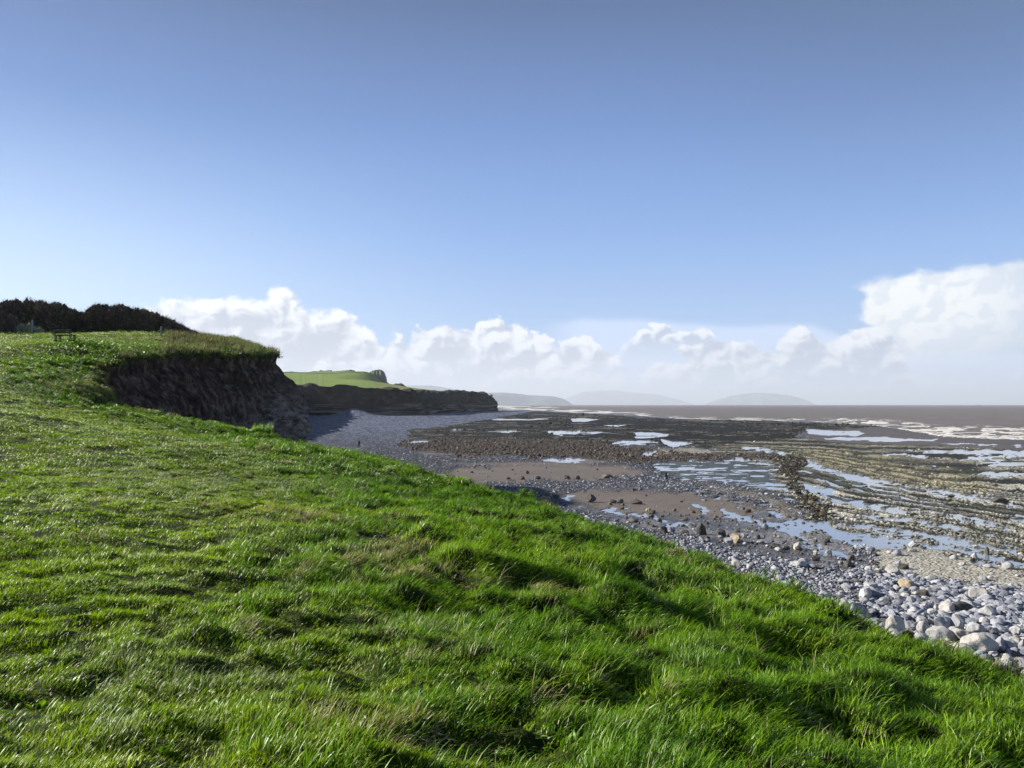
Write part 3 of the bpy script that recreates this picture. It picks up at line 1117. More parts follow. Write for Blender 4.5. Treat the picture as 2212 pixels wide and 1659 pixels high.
SHORE = [(0, 884), (1057, 885), (1177, 886.5), (1248, 892), (1318, 893.6), (1365, 896), (1459, 904), (1555, 906.5), (1733, 910), (1852, 916), (1905, 921),
         (1960, 929), (2005, 937), (2030, 943), (2212, 950), (2800, 975)]
SX = np.array([p[0] for p in SHORE])
SY = np.array([p[1] for p in SHORE])
POOLS = [
    (1.0, [(884, 953), (900, 951), (926, 953), (924, 958), (890, 958)]),
    (1.0, c4([(530, 910), (700, 900), (940, 900), (960, 915), (880, 945), (740, 945), (640, 930)])),
    (1.0, c4([(1210, 770), (1290, 745), (1500, 740), (1640, 765), (1600, 785), (1400, 785)])),
    (1.0, c4([(1400, 670), (1600, 665), (1750, 690), (1700, 710), (1560, 720), (1440, 715)])),
    (1.0, c4([(1480, 850), (1650, 832), (1600, 885), (1480, 870)])),
    (1.0, c4([(590, 655), (760, 655), (940, 655), (860, 688), (740, 694), (640, 680)])),
    (1.0, c4([(830, 540), (960, 537), (1100, 548), (1000, 570), (850, 568)])),
    (1.0, c4([(1120, 603), (1340, 600), (1280, 620)])),
    (1.0, c4([(1690, 735), (1880, 760), (1960, 775), (1760, 805), (1690, 775)])),
    (1.0, c4([(100, 542), (640, 542), (640, 552), (100, 555)])),
    (1.0, c4([(0, 665), (300, 655), (420, 662), (200, 672)])),
    (0.60, [(1411, 1003), (1470, 996), (1555, 990), (1656, 990), (1675, 1015), (1700, 1050), (1716, 1073), (1683, 1067), (1650, 1053), (1600, 1046), (1555, 1040), (1480, 1035), (1425, 1018)]),
    (0.6, [(1465, 1062), (1510, 1060), (1555, 1064), (1600, 1067), (1668, 1088), (1680, 1106), (1703, 1121), (1674, 1118), (1629, 1103), (1585, 1085), (1540, 1075), (1490, 1068)]),
    (0.9, c6([(400, 268), (560, 285), (780, 315), (900, 355), (1000, 395), (1200, 400), (1220, 445), (1050, 435), (920, 405), (850, 360), (600, 318), (420, 294)])),
    (0.9, c6([(1200, 220), (1280, 222), (1350, 270), (1420, 305), (1370, 318), (1290, 275)])),
    (1.0, c5([(40, 950), (120, 965), (280, 1015), (450, 1048), (600, 1012), (800, 1030), (830, 1090), (900, 1110), (1010, 1112), (1400, 1152), (1700, 1202), (2212, 1335),
              (2600, 1440), (2600, 1490), (2212, 1385), (1700, 1250), (1400, 1215), (1050, 1225), (950, 1180), (850, 1165), (760, 1095), (560, 1120), (620, 1165), (500, 1115), (300, 1065), (150, 1015), (20, 980)])),
    (0.8, c5([(540, 1185), (700, 1195), (860, 1235), (940, 1290), (840, 1285), (700, 1245), (560, 1218)])),
    (0.7, c5([(620, 1350), (700, 1345), (790, 1380), (740, 1405), (650, 1392)])),
    (0.35, c5([(0, 1095), (300, 1150), (560, 1190), (540, 1240), (300, 1200), (0, 1140)])),
    (0.3, c5([(-600, 1060), (-200, 1100), (100, 1130), (250, 1250), (0, 1180), (-300, 1140)])),
    (0.75, c5([(610, 575), (700, 600), (800, 635), (900, 675), (1100, 715), (1400, 780), (1700, 808), (1985, 858), (1975, 895), (1850, 885), (1700, 855), (1450, 825), (1200, 790), (1050, 765), (800, 730), (700, 690), (640, 650)])),
    (1.0, c5([(600, 756), (680, 770), (855, 830), (800, 843), (680, 815), (610, 795)])),
    (0.9, c5([(690, 866), (900, 880), (1200, 922), (1700, 985), (2000, 1047), (2150, 1090), (2050, 1085), (1700, 1015), (1200, 950), (900, 908), (700, 893)])),
    (0.9, c5([(820, 980), (1100, 982), (1300, 1006), (1600, 1045), (1950, 1118), (1600, 1070), (1300, 1034), (1000, 1014)])),
    (0.9, c5([(840, 1036), (1100, 1056), (1400, 1104), (1600, 1126), (1900, 1186), (2212, 1265), (2212, 1290), (1800, 1204), (1400, 1134), (1100, 1094), (860, 1064)])),
    (1.0, c5([(1200, 513), (1600, 511), (2600, 513), (2600, 548), (2212, 543), (1700, 537)])),
    (0.8, c5([(1350, 566), (2212, 582), (2600, 590), (2600, 640), (2212, 628), (1900, 604)])),
    (1.0, c5([(760, 423), (1200, 418), (1600, 434), (1560, 446), (900, 442)])),
    (1.0, c5([(600, 362), (1000, 372), (1055, 385), (1000, 403), (750, 403), (650, 388)])),
    (1.0, c5([(2120, 998), (2300, 1008), (2300, 1055), (2180, 1040)])),
    (0.8, c5([(150, 492), (300, 498), (500, 528), (430, 537), (250, 516)])),
    (0.8, c5([(1880, 676), (2300, 690), (2300, 712), (1950, 700)])),
    (0.7, c5([(60, 560), (330, 566), (350, 585), (120, 582)])),
    (0.8, c5([(1600, 460), (1950, 470), (2400, 474), (2400, 484), (1900, 480)])),
    (0.6, [(1230, 934), (1290, 931), (1330, 935), (1270, 939)]),
    (0.6, [(700, 930), (735, 928), (742, 931), (705, 934)]),
    (0.6, [(960, 927), (1010, 925), (1030, 929), (980, 931)]),
    (0.8, c6([(-10, 150), (120, 158), (60, 178), (-10, 172)])),
    (0.8, c5([(2050, 895), (2120, 900), (2140, 930), (2070, 925)])),
    (0.8, [(2085, 1205), (2120, 1210), (2160, 1226), (2110, 1222)]),
]
Z_BG = [(880, 950), (1000, 945), (1200, 948), (1300, 958), (1430, 975), (1560, 983), (1740, 985), (1650, 992), (1420, 997), (1380, 1003), (1260, 990), (1000, 985), (900, 975), (860, 962)]
Z_SAND = [[(925, 1032), (1000, 1012), (1100, 1006), (1240, 1003), (1340, 1008), (1400, 1022), (1300, 1038), (1180, 1038), (1060, 1044), (960, 1042)],
          [(1205, 1068), (1260, 1058), (1400, 1058), (1500, 1066), (1600, 1083), (1660, 1106), (1560, 1120), (1500, 1116), (1400, 1110), (1300, 1100), (1230, 1087)],
          [(960, 1003), (1060, 1000), (1180, 997), (1260, 992), (1330, 998), (1240, 1004), (1100, 1007)],
          [(900, 978), (1010, 983), (1040, 988), (930, 986)]]
Z_PALE = [(1390, 975), (1430, 970), (1530, 970), (1550, 980), (1400, 986)]
Z_REEF = [(880, 930), (1000, 916), (1057, 906), (1150, 889), (1250, 893), (1460, 905), (1700, 911), (1850, 917), (1915, 921), (1860, 926), (1740, 928), (1720, 945), (1690, 955), (1600, 960),
          (1540, 968), (1430, 965), (1300, 958), (1100, 947), (960, 948), (880, 946)]
Z_LEDGE = [(1530, 962), (1650, 952), (1730, 945), (1800, 958), (2212, 972), (2800, 990), (2800, 1440), (2212, 1280), (2060, 1262), (1960, 1248), (1908, 1238), (1880, 1192), (1800, 1165), (1765, 1130),
           (1745, 1110), (1690, 1070), (1655, 1010), (1560, 985)]
Z_FARSAND = [(1740, 925), (1900, 920), (2020, 938), (2212, 950), (2800, 975), (2800, 990), (2212, 972), (1900, 968), (1790, 958), (1730, 940)]
Z_RUBBLE = [(1664, 984), (1700, 980), (1736, 990), (1738, 1008), (1718, 1024), (1728, 1052), (1752, 1074), (1786, 1084), (1794, 1106), (1778, 1128), (1756, 1120), (1738, 1092), (1712, 1066), (1700, 1038), (1680, 1010)]
Z_RIP = [(1400, 1004), (1470, 994), (1555, 988), (1660, 988), (1680, 1015), (1705, 1050), (1722, 1078), (1683, 1071), (1650, 1058), (1600, 1050), (1555, 1044), (1480, 1038), (1420, 1020)]
Z_GREY = [(1500, 1047), (1640, 1062), (1690, 1078), (1745, 1125), (1700, 1122), (1650, 1085), (1560, 1064)]
Z_KHAKI = c5([(560, 500), (900, 520), (1200, 560), (1500, 610), (1850, 680), (1950, 770), (1960, 835), (1500, 770), (1100, 700), (850, 640), (700, 590), (560, 560)])
Z_DARKR = c5([(1300, 600), (1750, 620), (1900, 660), (1850, 730), (1500, 680), (1200, 640)])
Z_SLAB = c5([(1150, 1235), (1450, 1225), (1700, 1285), (2300, 1420), (2600, 1500), (2600, 1640), (2212, 1560), (1800, 1480), (1480, 1450), (1250, 1420), (1180, 1330)])
STRATA = [c5([(-5000, 210), (0, 280), (600, 300), (1240, 325), (3000, 420)]), c5([(-5000, 300), (0, 360), (600, 365), (1050, 380), (1500, 400), (3000, 445)]),
          c5([(-5000, 420), (0, 470), (500, 490), (1000, 505), (1500, 510), (3000, 530)]), c5([(-5000, 500), (0, 545), (350, 545), (800, 600), (1200, 700), (1500, 760), (1950, 800), (3000, 900)]),
          c5([(-5000, 560), (0, 600), (640, 620), (900, 690), (1400, 790), (1950, 870), (3000, 1000)]), c5([(-5000, 700), (0, 720), (600, 770), (900, 860), (1500, 950), (2100, 1060), (3000, 1260)]),
          c5([(-5000, 830), (0, 850), (830, 980), (1200, 1010), (1800, 1110), (2212, 1200), (3000, 1380)]), c5([(-5000, 900), (0, 930), (880, 1060), (1400, 1150), (1900, 1250), (2212, 1330), (3000, 1550)]),
          c5([(-5000, 1200), (0, 1300), (900, 1360), (1400, 1400), (2212, 1520), (3000, 1800)])]


def strata(X, Y):
    ys = np.stack([np.interp(X, [p[0] for p in l], [p[1] for p in l]) for l in STRATA])
    s = np.zeros_like(X)
    s = np.where(Y < ys[0], (Y - ys[0]) / 25.0, s)
    for i in range(len(ys) - 1):
        m = (Y >= ys[i]) & (Y < ys[i + 1])
        s = np.where(m, i + (Y - ys[i]) / (ys[i + 1] - ys[i]), s)
    return np.where(Y >= ys[-1], len(ys) - 1 + (Y - ys[-1]) / 60.0, s)


def beach_fields(x, y):
    px, py = proj(x, y, 0.0)
    X, Y = px / K, py / K
    far = np.clip(y / 120.0, 0.3, 6)
    wx = (fbm(X / 28, Y / 7, 4, 50) - 0.5)
    wy = (fbm(X / 22 + 9, Y / 6, 4, 60) - 0.5)
    scl = np.clip((Y - 870) / 90.0, 0.06, 2.2)
    Xw = X + wx * 26 * np.clip(scl, .5, 2)
    Yw = Y + wy * 9 * scl
    S = strata(X, Y + wy * 3 * scl)
    along = X / 60.0
    st = fbm(S * 9.0, along * 0.30, 4, 70, 0.66)          # long streaks that follow the beds
    st2 = fbm(S * 30.0, along * 1.2, 3, 80, 0.6)
    rub = fbm(x * 0.9, y * 0.45, 4, 90, 0.6)
    big = fbm(x * 0.05, y * 0.03, 3, 95)

    def m(poly, soft=2.0):
        s = soft * np.clip(scl, .15, 2)
        return sstep(sdf(poly, Xw, Yw), -s, s)
    n = X.shape
    colr = np.zeros(n + (3,))
    wet = np.zeros(n)
    rocky = np.zeros(n)
    h = np.zeros(n)

    def put(mask, c, w, r, hh):
        nonlocal colr, wet, rocky, h
        k = mask[..., None]
        colr = colr * (1 - k) + np.asarray(c) * k
        wet = wet * (1 - mask) + w * mask
        rocky = rocky * (1 - mask) + r * mask
        h = h * (1 - mask) + hh * mask
    one = np.ones(n)
    vary = (0.55 + 0.9 * rub)[..., None] * (0.10 + 1.8 * fbm(X / 5.0, Y / 1.2, 3, 201, 0.65))[..., None]
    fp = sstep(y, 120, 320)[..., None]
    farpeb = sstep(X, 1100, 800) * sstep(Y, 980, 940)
    # default: shingle; shaded gaps and far bluish shade painted into its colour
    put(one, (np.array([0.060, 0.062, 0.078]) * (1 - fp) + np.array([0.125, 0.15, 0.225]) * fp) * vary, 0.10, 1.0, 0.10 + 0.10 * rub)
    # foreshore gravel under the boulders
    gr = sstep(Y, 1180, 1260) * sstep(X, 1700, 1900)
    put(gr * sstep(fbm(x * .3, y * .3, 3, 41), 0.42, 0.52), np.array([0.16, 0.135, 0.11]) * vary, 0.1, 0.8, 0.05 + 0.05 * rub)
    # wet sand channel country between the shingle and the ledges
    wetz = [(1180, 1090), (1300, 1098), (1500, 1112), (1660, 1100), (1760, 1130), (1830, 1180), (1900, 1225), (1830, 1235), (1700, 1215), (1600, 1195), (1480, 1160), (1330, 1125), (1230, 1102)]
    wm = m(wetz, 4)
    put(wm, np.where((st > 0.5)[..., None], np.array([0.085, 0.078, 0.070]), np.array([0.17, 0.155, 0.14])) * vary, 0.6, 0.25, 0.02 + 0.05 * st)
    put(m([(1180, 1045), (1450, 1040), (1560, 1046), (1640, 1066), (1560, 1066), (1400, 1058), (1250, 1058)], 3), np.array([0.075, 0.078, 0.095]) * vary, 0.2, 1.0, 0.08 + 0.08 * rub)
    put(m(Z_RIP, 3), np.array([0.060, 0.066, 0.055]) * vary, 0.5, 0.4, 0.02 + 0.04 * st)
    put(m(Z_GREY, 3), np.array([0.185, 0.17, 0.15]) * vary, 0.15, 1.0, 0.06 + 0.06 * rub)
    put(m(Z_BG, 3), np.array([0.088, 0.072, 0.062]) * (0.4 + 1.2 * fbm(x * .5, y * .25, 3, 33))[..., None], 0.1, 1.0, 0.08 + 0.16 * rub)
    for q in Z_SAND:
        put(m(q, 3), np.array([0.135, 0.110, 0.086]) * (0.55 + 0.45 * st + 0.45 * st2)[..., None], 0.35, 0.05, 0.03 + 0.03 * st)
    put(m(Z_PALE, 2), np.array([0.26, 0.235, 0.185]), 0.2, 0.2, 0.04 * one)
    put(m(Z_FARSAND, 2), np.array([0.090, 0.074, 0.064]) * (0.7 + 0.6 * st)[..., None], 0.4, 0.1, 0.03 + 0.05 * st)
    # weedy dark reef
    rc = np.array([0.012, 0.011, 0.010]) + np.array([0.15, 0.145, 0.125]) * (sstep(st2, 0.53, 0.62) * sstep(st, 0.44, 0.52))[..., None]
    gg = 0.5 * sstep(fbm(X / 90, Y / 6, 3, 15), 0.54, 0.66)[..., None] * (st2 > 0.5)[..., None]
    rc = rc * (1 - 0.6 * gg) + np.array([0.055, 0.085, 0.030]) * 0.6 * gg
    put(m(Z_REEF, 2), rc * vary, 0.12, 1.0, 0.05 + 0.30 * np.clip(st - 0.35, 0, 1) + 0.06 * st2)
    # limestone ledges: pale tops, shade of the scarps painted dark
    q_ = S * 4.6 + 1.3 * (fbm(along * 0.35, S * 1.2, 3, 170) - 0.5) + 0.35 * (rub - 0.5) + 0.25 * (st2 - 0.5)
    fr = q_ - np.floor(q_)
    pres = sstep(vnoise(np.floor(q_) * 3.7, along * 0.42 + np.floor(q_) * 5.3, 171), 0.25, 0.45)
    ltop = sstep(fr, 0.06, 0.14) * sstep(fr, 0.66, 0.58)
    lscarp = sstep(fr, 0.58, 0.66) * sstep(fr, 0.82, 0.76)
    ltr = 1 - np.clip(ltop + lscarp, 0, 1)
    ridge = np.clip((st - 0.40) * 7.0, 0, 1) * (0.55 + 0.45 * sstep(st2, 0.38, 0.55))
    blocks = sstep(rub + 0.5 * (st2 - 0.5), 0.36, 0.50)
    pale = sstep(Y, 985, 1060)[..., None]
    lc_lo = np.array([0.030, 0.030, 0.024])
    lc_hi = np.array([0.42, 0.395, 0.30]) * (1 - pale) + np.array([0.66, 0.645, 0.56]) * pale
    ridge = ltop * (0.25 + 0.75 * pres) * (0.45 + 0.55 * ridge)
    e = (ridge * (0.40 + 0.60 * blocks))[..., None]
    lc = lc_lo * (1 - e) + lc_hi * e
    kh = m(Z_KHAKI, 4)[..., None]
    lc = lc * (1 - 0.75 * kh) + (np.array([0.40, 0.365, 0.235]) * ((0.25 + 0.85 * blocks) * (0.35 + 0.75 * ltop))[..., None]) * 0.75 * kh  # khaki painted darker off the ledge tops, as their shadows
    dk = m(Z_DARKR, 4)[..., None] * (1 - blocks[..., None] * 0.6)
    lc = lc * (1 - dk) + lc_lo * dk
    green = sstep(fbm(X / 70, Y / 12, 3, 19), 0.52, 0.66)[..., None] * (1 - e)
    lc = lc * (1 - 0.4 * green) + np.array([0.050, 0.075, 0.035]) * 0.4 * green
    lm = m(Z_LEDGE, 3)
    put(lm, lc, 0.12, 1.0, 0.01 + 0.22 * ltop * (0.4 + 0.6 * fr) * (0.35 + 0.65 * pres) * (0.55 + 0.45 * blocks) + 0.03 * st2 + 0.10 * kh[..., 0] * blocks)
    sl = m(Z_SLAB, 3)
    sl0 = sl
    put(sl, np.array([0.38, 0.365, 0.315]) * (0.75 + 0.5 * rub)[..., None], 0.05, 0.55, 0.12 + 0.04 * rub)
    put(m(Z_RUBBLE, 3), np.array([0.045, 0.042, 0.030]) * vary, 0.1, 1.0, 0.04 + 0.12 * rub)
    # thin wet gutters following the bedding
    gut = lm * (1 - sl0) * ltr * sstep(vnoise(np.floor(q_ + .3) * 2.1, along * 0.5 + np.floor(q_ + .3) * 1.7, 173), 0.42, 0.52) * sstep(Y, 965, 990) * (1 - 0.8 * kh[..., 0])
    put(gut * 0.9, np.array([0.10, 0.10, 0.10]), 0.85, 0.1, -0.03 * one)
    # pools
    pool = np.zeros(n)
    for k, q in POOLS:
        mm = m(q, 1.6)
        if k > 0:
            th = 0.89 - 0.55 * k
            mm = mm * sstep(0.55 * fbm(X / 38, Y / 2.0, 3, 111) + 0.45 * st + 0.10 * (rub - .5), th - 0.05, th + 0.04)
        pool = np.maximum(pool, mm)
    put(pool, np.array([0.07, 0.072, 0.07]), 1.0, 0.05, -0.10 * one)
    # shoreline
    sh = np.interp(Xw, SX, SY)
    dsh = (Y + wy * 2 * scl - sh)
    wetedge = sstep(dsh, 8, 0) * (X > 1000)
    wet = np.maximum(wet, 0.5 * wetedge)
    sea = sstep(dsh, 0.4, -0.4)
    h = h * (1 - sea) - 1.2 * sea
    return dict(X=X, Y=Y, col=colr, wet=wet, rocky=rocky, h=h, pool=pool, sea=sea, ledge=lm, rubble=m(Z_RUBBLE, 3), bg=m(Z_BG, 3), st=st, rub=rub,
                reef=m(Z_REEF, 2), sand=np.maximum.reduce([m(q, 3) for q in Z_SAND]), slab=sl, ridge=ridge, khaki=kh[..., 0], rip=m(Z_RIP, 3), grey=m(Z_GREY, 3), wetz=wm, farsand=m(Z_FARSAND, 2))


def build_beach():
    rows = np.concatenate([np.arange(408.0, 430, 0.4), np.arange(430, 520, 0.55), np.arange(520, 690, 0.8), np.arange(690, 1100, 10)])
    cols = np.concatenate([np.arange(60, 300, 6), np.arange(300, 1060, 0.95), np.arange(1060, 1500, 8)])
    pyy, pxx = np.meshgrid(rows, cols, indexing='ij')
    g = G(pxx, pyy, 0.0)
    x, y = g[..., 0], g[..., 1]
    f = beach_fields(x, y)
    # shingle banked up against the cliffs under the far bay
    fan = np.exp(-(((f['X'] - 765) / 36) ** 2 + ((f['Y'] - 897) / 3.4) ** 2))
    h = f['h'] + 7.5 * fan
    v = np.stack([x, y, h], -1).reshape(-1, 3)
    F = grid_faces(len(rows), len(cols))[:, ::-1]
    me = mesh_np('beach', v, F, [M['beach']])
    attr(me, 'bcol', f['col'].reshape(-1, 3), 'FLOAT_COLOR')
    attr(me, 'wet', f['wet'].ravel())
    attr(me, 'rocky', f['rocky'].ravel())
    o = link('beach', me)
    tag(o, 'rocky foreshore of shingle, sand and pale limestone ledges', 'beach', kind='structure')
    # standing water in the hollows, level at z = 0
    hz = h.ravel()
    land = (f['sea'].ravel() < 0.5)
    kf = ((hz[F] < 0.0).any(1)) & land[F].all(1)
    v0 = v.copy()
    v0[:, 2] = 0.0
    vv, ff = compact(v0, F[kf])
    me = mesh_np('tide_pool_water', vv, ff, [M['pool']])
    o = link('tide_pool_water', me)
    tag(o, 'shallow tide pools reflecting the sky between the ledges', 'water', kind='structure')


build_beach()


def build_sea():
    off = np.concatenate([[0.25, 0.4, 0.6], np.arange(0.8, 60, 0.28)])
    rows = 404.6 + off
    cols = np.concatenate([np.arange(-900, 300, 40), np.arange(300, 1060, 2.0), np.arange(1060, 2200, 30)])
    pyy, pxx = np.meshgrid(rows, cols, indexing='ij')
    g = G(pxx, pyy, -0.35)
    x, y = g[..., 0], g[..., 1]
    px, py = proj(x, y, 0.0)
    X, Y = px / K, py / K
    sh = np.interp(X, SX, SY)
    wob = fbm(X / 60, Y / 3.0, 4, 7)
    d = sh - Y                                     # traced rows seaward of the water's edge
    bw = np.interp(X, [1000, 1250, 1500, 1700, 1900, 2100, 2400], [10, 9.5, 8, 7, 17, 27, 34])
    strk = fbm(X / 22 + 3 * (wob - .5), Y / 1.9, 4, 77, 0.6)
    foam = sstep(d, bw * 1.45, bw * 0.6) * (0.04 + 0.80 * sstep(strk, 0.40, 0.60))
    # breaker lines
    for a, b, s in [(0.12, 1.3, 1.0), (0.50, 1.1, .8), (0.85, 0.9, .55)]:
        foam = np.maximum(foam, s * np.exp(-((d - a * bw - (wob - .5) * 6) / b) ** 2) * sstep(fbm(X / 50 + a * 30, Y / 9 * 0 + a, 3, 8), 0.25, 0.55))
    foam = np.where(X < 1500, np.maximum(foam, (0.1 + .45 * sstep(strk, .46, .60)) * sstep(d, 9, 3)), foam)
    foam = foam * np.interp(X, [1000, 1500, 1700, 1950], [0.85, 0.62, 0.7, 1.0])
    w = fbm(x * 0.03, y * 0.10, 4, 12) - 0.5
    amp = np.interp(y, [200, 600, 3000], [0.7, 1.1, 0.4])
    z = -0.35 + amp * w * sstep(d, 0, 6) + 0.55 * np.clip(foam - 0.5, 0, 1) * np.interp(y, [200, 700], [1, 1.6])
    far = y > 3500
    z = np.where(far, -0.35, z)
    v = np.stack([x, y, z], -1).reshape(-1, 3)
    me = mesh_np('sea', v, grid_faces(len(rows), len(cols))[:, ::-1][:, :], [M['sea']])
    attr(me, 'foam', np.clip(foam, 0, 1).ravel())
    o = link('sea', me)
    tag(o, 'muddy brown sea with white surf along the shore', 'sea', kind='structure')


build_sea()


# ------------------------------------------------------------------ far coast
FAR_EDGE = [(-86, 132), (-92, 170), (-94, 230), (-104, 300), (-128, 400), (-160, 520), (-184, 640), (-180, 684), (-157, 695), (-140, 701), (-116, 706),
            (-92, 722), (-86, 900), (-62, 1030), (-38, 1085), (-28, 1120), (-45, 1180), (-150, 1350), (-330, 1560), (-700, 1750)]
FAR_POLY = FAR_EDGE + [(-2500, 1750), (-2500, 132)]
FC = [(300, 387, 690), (311, 387, 690), (337, 387, 700), (346, 387, 760), (352, 387.5, 830), (362, 387.5, 800), (385, 389.0, 706), (421, 393, 745), (443, 393.4, 950), (465, 393, 1020), (484, 394, 1085), (488, 397, 1118),
      (300, 386.6, 900), (340, 387, 960), (378, 388.5, 1020), (300, 380, 1150), (340, 380, 1180), (372, 381, 1200), (296, 373.3, 1420), (340, 373.5, 1420), (374, 374, 1420), (386, 386, 1420),
      (392, 388.5, 1300), (405, 389, 1250), (425, 391, 1200), (445, 392.5, 1150), (467, 393.3, 1100), (296, 372.6, 1600), (380, 373.0, 1600), (230, 387, 690), (200, 380, 1150), (200, 373, 1420)]
fc = [tuple(P(*q)) for q in FC] + [(-86, 132, 18), (-94, 230, 17), (-128, 400, 21), (-184, 640, 25), (-250, 200, 22), (-250, 500, 27), (-500, 500, 30), (-700, 1300, 70), (-1500, 900, 60), (-1500, 200, 40)]
fc = np.array(fc)
far_tps = TPS(fc[:, :2], fc[:, 2], 0.001, 300.0)


def far_z(x, y, d):
    z = far_tps(x, y)
    bush = fbm(x / 14, y / 14, 3, 3)
    z = z + np.clip(bush - 0.42, 0, 1) * 11 * sstep(d, 30, 4) * (y > 500) + 1.2 * (fbm(x / 30, y / 30, 3, 8) - .5)
    return z


def build_far():
    e = resample(np.array(FAR_EDGE), 3.0)
    d0 = np.zeros(len(e))
    e3_ = np.column_stack([e, far_z(e[:, 0], e[:, 1], d0 + 2)])
    cliff_strip('cliff', e3_, 2.2, 46, [(0, 0), (2, 0.5), (8, 6.0), (12, 8), (20, 8.6), (40, 9)], -0.3, 1.9, M['farcliff'], 13,
                'dark layered sea cliff running out to the far point', rough_h=2.5, side=1, inset=0.6)
    # top
    gx = []
    px = np.concatenate([np.arange(60, 290, 8), np.arange(290, 500, 0.6)])
    yy = np.concatenate([np.arange(125, 600, 12), np.arange(600, 1180, 5.0), np.arange(1180, 1720, 10)])
    Yg, Pg = np.meshgrid(yy, px, indexing='ij')
    x = (Pg - 512) / FPX * Yg
    y = Yg
    d = dist_line(FAR_EDGE, x, y)
    ins = inside(FAR_POLY, x, y)
    z = far_z(x, y, d)
    n1 = fbm(x / 14, y / 14, 3, 3)
    n2 = fbm(x / 5, y / 8, 3, 5)
    qx, qy = proj(x, y, z)
    X, Y = qx / K, qy / K
    scrub = np.clip(sstep(d, 34, 10) * sstep(n1, 0.36, 0.50) + sstep(d, 9, 3), 0, 1)
    c = np.array([0.17, 0.20, 0.060]) * np.ones(x.shape + (1,))
    field = sdf([(500, 802), (746, 805), (813, 805), (806, 832), (816, 836), (700, 838), (500, 838)], X, Y)
    fm = sstep(field, -1.5, 1.5)[..., None]
    fcol = np.array([0.165, 0.23, 0.050]) * (1 - 0.3 * sstep(X, 720, 700)[..., None] * (fbm(X / 3, Y * 0 + 1, 2, 6) - .3)[..., None])
    c = c * (1 - fm) + fcol * fm
    hedge = np.exp(-((Y - np.interp(X, [500, 631, 700, 790], [804, 804.5, 807, 804])) / 0.8) ** 2)[..., None] * (X < 795)[..., None] * (y > 1250)[..., None]
    c = c * (1 - hedge) + np.array([0.02, 0.026, 0.015]) * hedge
    sc = scrub[..., None]
    c = c * (1 - sc) + (np.array([0.030, 0.032, 0.018]) * (0.4 + 1.2 * n2[..., None])) * sc
    v = np.stack([x, y, z], -1).reshape(-1, 3)
    F = grid_faces(len(yy), len(px))[:, ::-1]
    kf = ins.ravel()[F].any(1)
    vv, ff, cc = compact(v, F[kf], c.reshape(-1, 3))
    me = mesh_np('terrain', vv, ff, [M['farfield']])
    attr(me, 'bcol', cc, 'FLOAT_COLOR')
    o = link('terrain', me)
    tag(o, 'distant green field and scrub above the far cliffs', 'field', kind='structure')


build_far()


def far_ridge(name, outline, dist, depth, colr, label, base_y=875.0, front=0.35, nz=0.08, seed=1, cliffy=False):
    """a hill whose skyline has the given profile: (x, y) in tracing units at its crest distance"""
    q = np.array(outline, float)
    n = 160 if not cliffy else 60
    X = np.linspace(q[0, 0], q[-1, 0], n)
    Yt = np.interp(X, q[:, 0], q[:, 1])
    a, b = ray(X * K, Yt * K)
    _, b0 = ray(X * K, np.full(n, base_y) * K)
    zt = EYE + b * dist
    zb = EYE + b0 * dist - (0 if not cliffy else 4)
    m_ = 26
    t_ = np.linspace(0, 1, m_)
    prof = np.where(t_ < front, np.sin(np.minimum(t_, front) / front * np.pi / 2) ** (0.35 if cliffy else 1.0), 1 - 0.6 * ((t_ - front) / (1 - front)) ** 2)
    yy = dist + (t_ - front) * depth
    nn = fbm(X[:, None] / (X[-1] - X[0]) * 14, t_[None] * 5, 4, seed) - 0.5
    Z = zb[:, None] + (zt - zb)[:, None] * prof[None] * (1 + nz * nn * 2 * (np.abs(t_ - front) > 0.02)[None])
    XX = a[:, None] * yy[None] + 0 * Z
    YY = yy[None] + (nn * depth * 0.1 if not cliffy else nn * 20) + 0 * Z
    v = np.stack([XX, YY, Z], -1).reshape(-1, 3)
    me = mesh_np(name, v, grid_faces(n, m_), [])
    m, t, out = new_mat('hillside' if not cliffy else 'knob_rock')
    p = pos(t)
    if cliffy:
        nn_ = t.noise(scaled(t, p, (0.06, 0.03, 0.03)), 1.0, 6, 0.65)
        geo = t.n.new('ShaderNodeNewGeometry')
        sp = t.n.new('ShaderNodeSeparateXYZ')
        t.l.new(geo.outputs['Normal'], sp.inputs[0])
        c = t.ramp(nn_, [(0.3, (0.06, 0.055, 0.05)), (0.7, (0.24, 0.225, 0.20))])
        c = t.mix(t.maprange(sp.outputs[2], 0.75, 0.9), c, (0.07, 0.09, 0.03))
    else:
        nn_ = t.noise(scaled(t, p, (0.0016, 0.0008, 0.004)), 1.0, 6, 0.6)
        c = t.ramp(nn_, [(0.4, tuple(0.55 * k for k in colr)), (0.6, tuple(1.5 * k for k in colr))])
    principled(t, out, c, 0.95, 0.05)
    me.materials.append(m)
    o = link(name, me)
    tag(o, label, 'hill' if not cliffy else 'cliff', kind='structure')
    return o


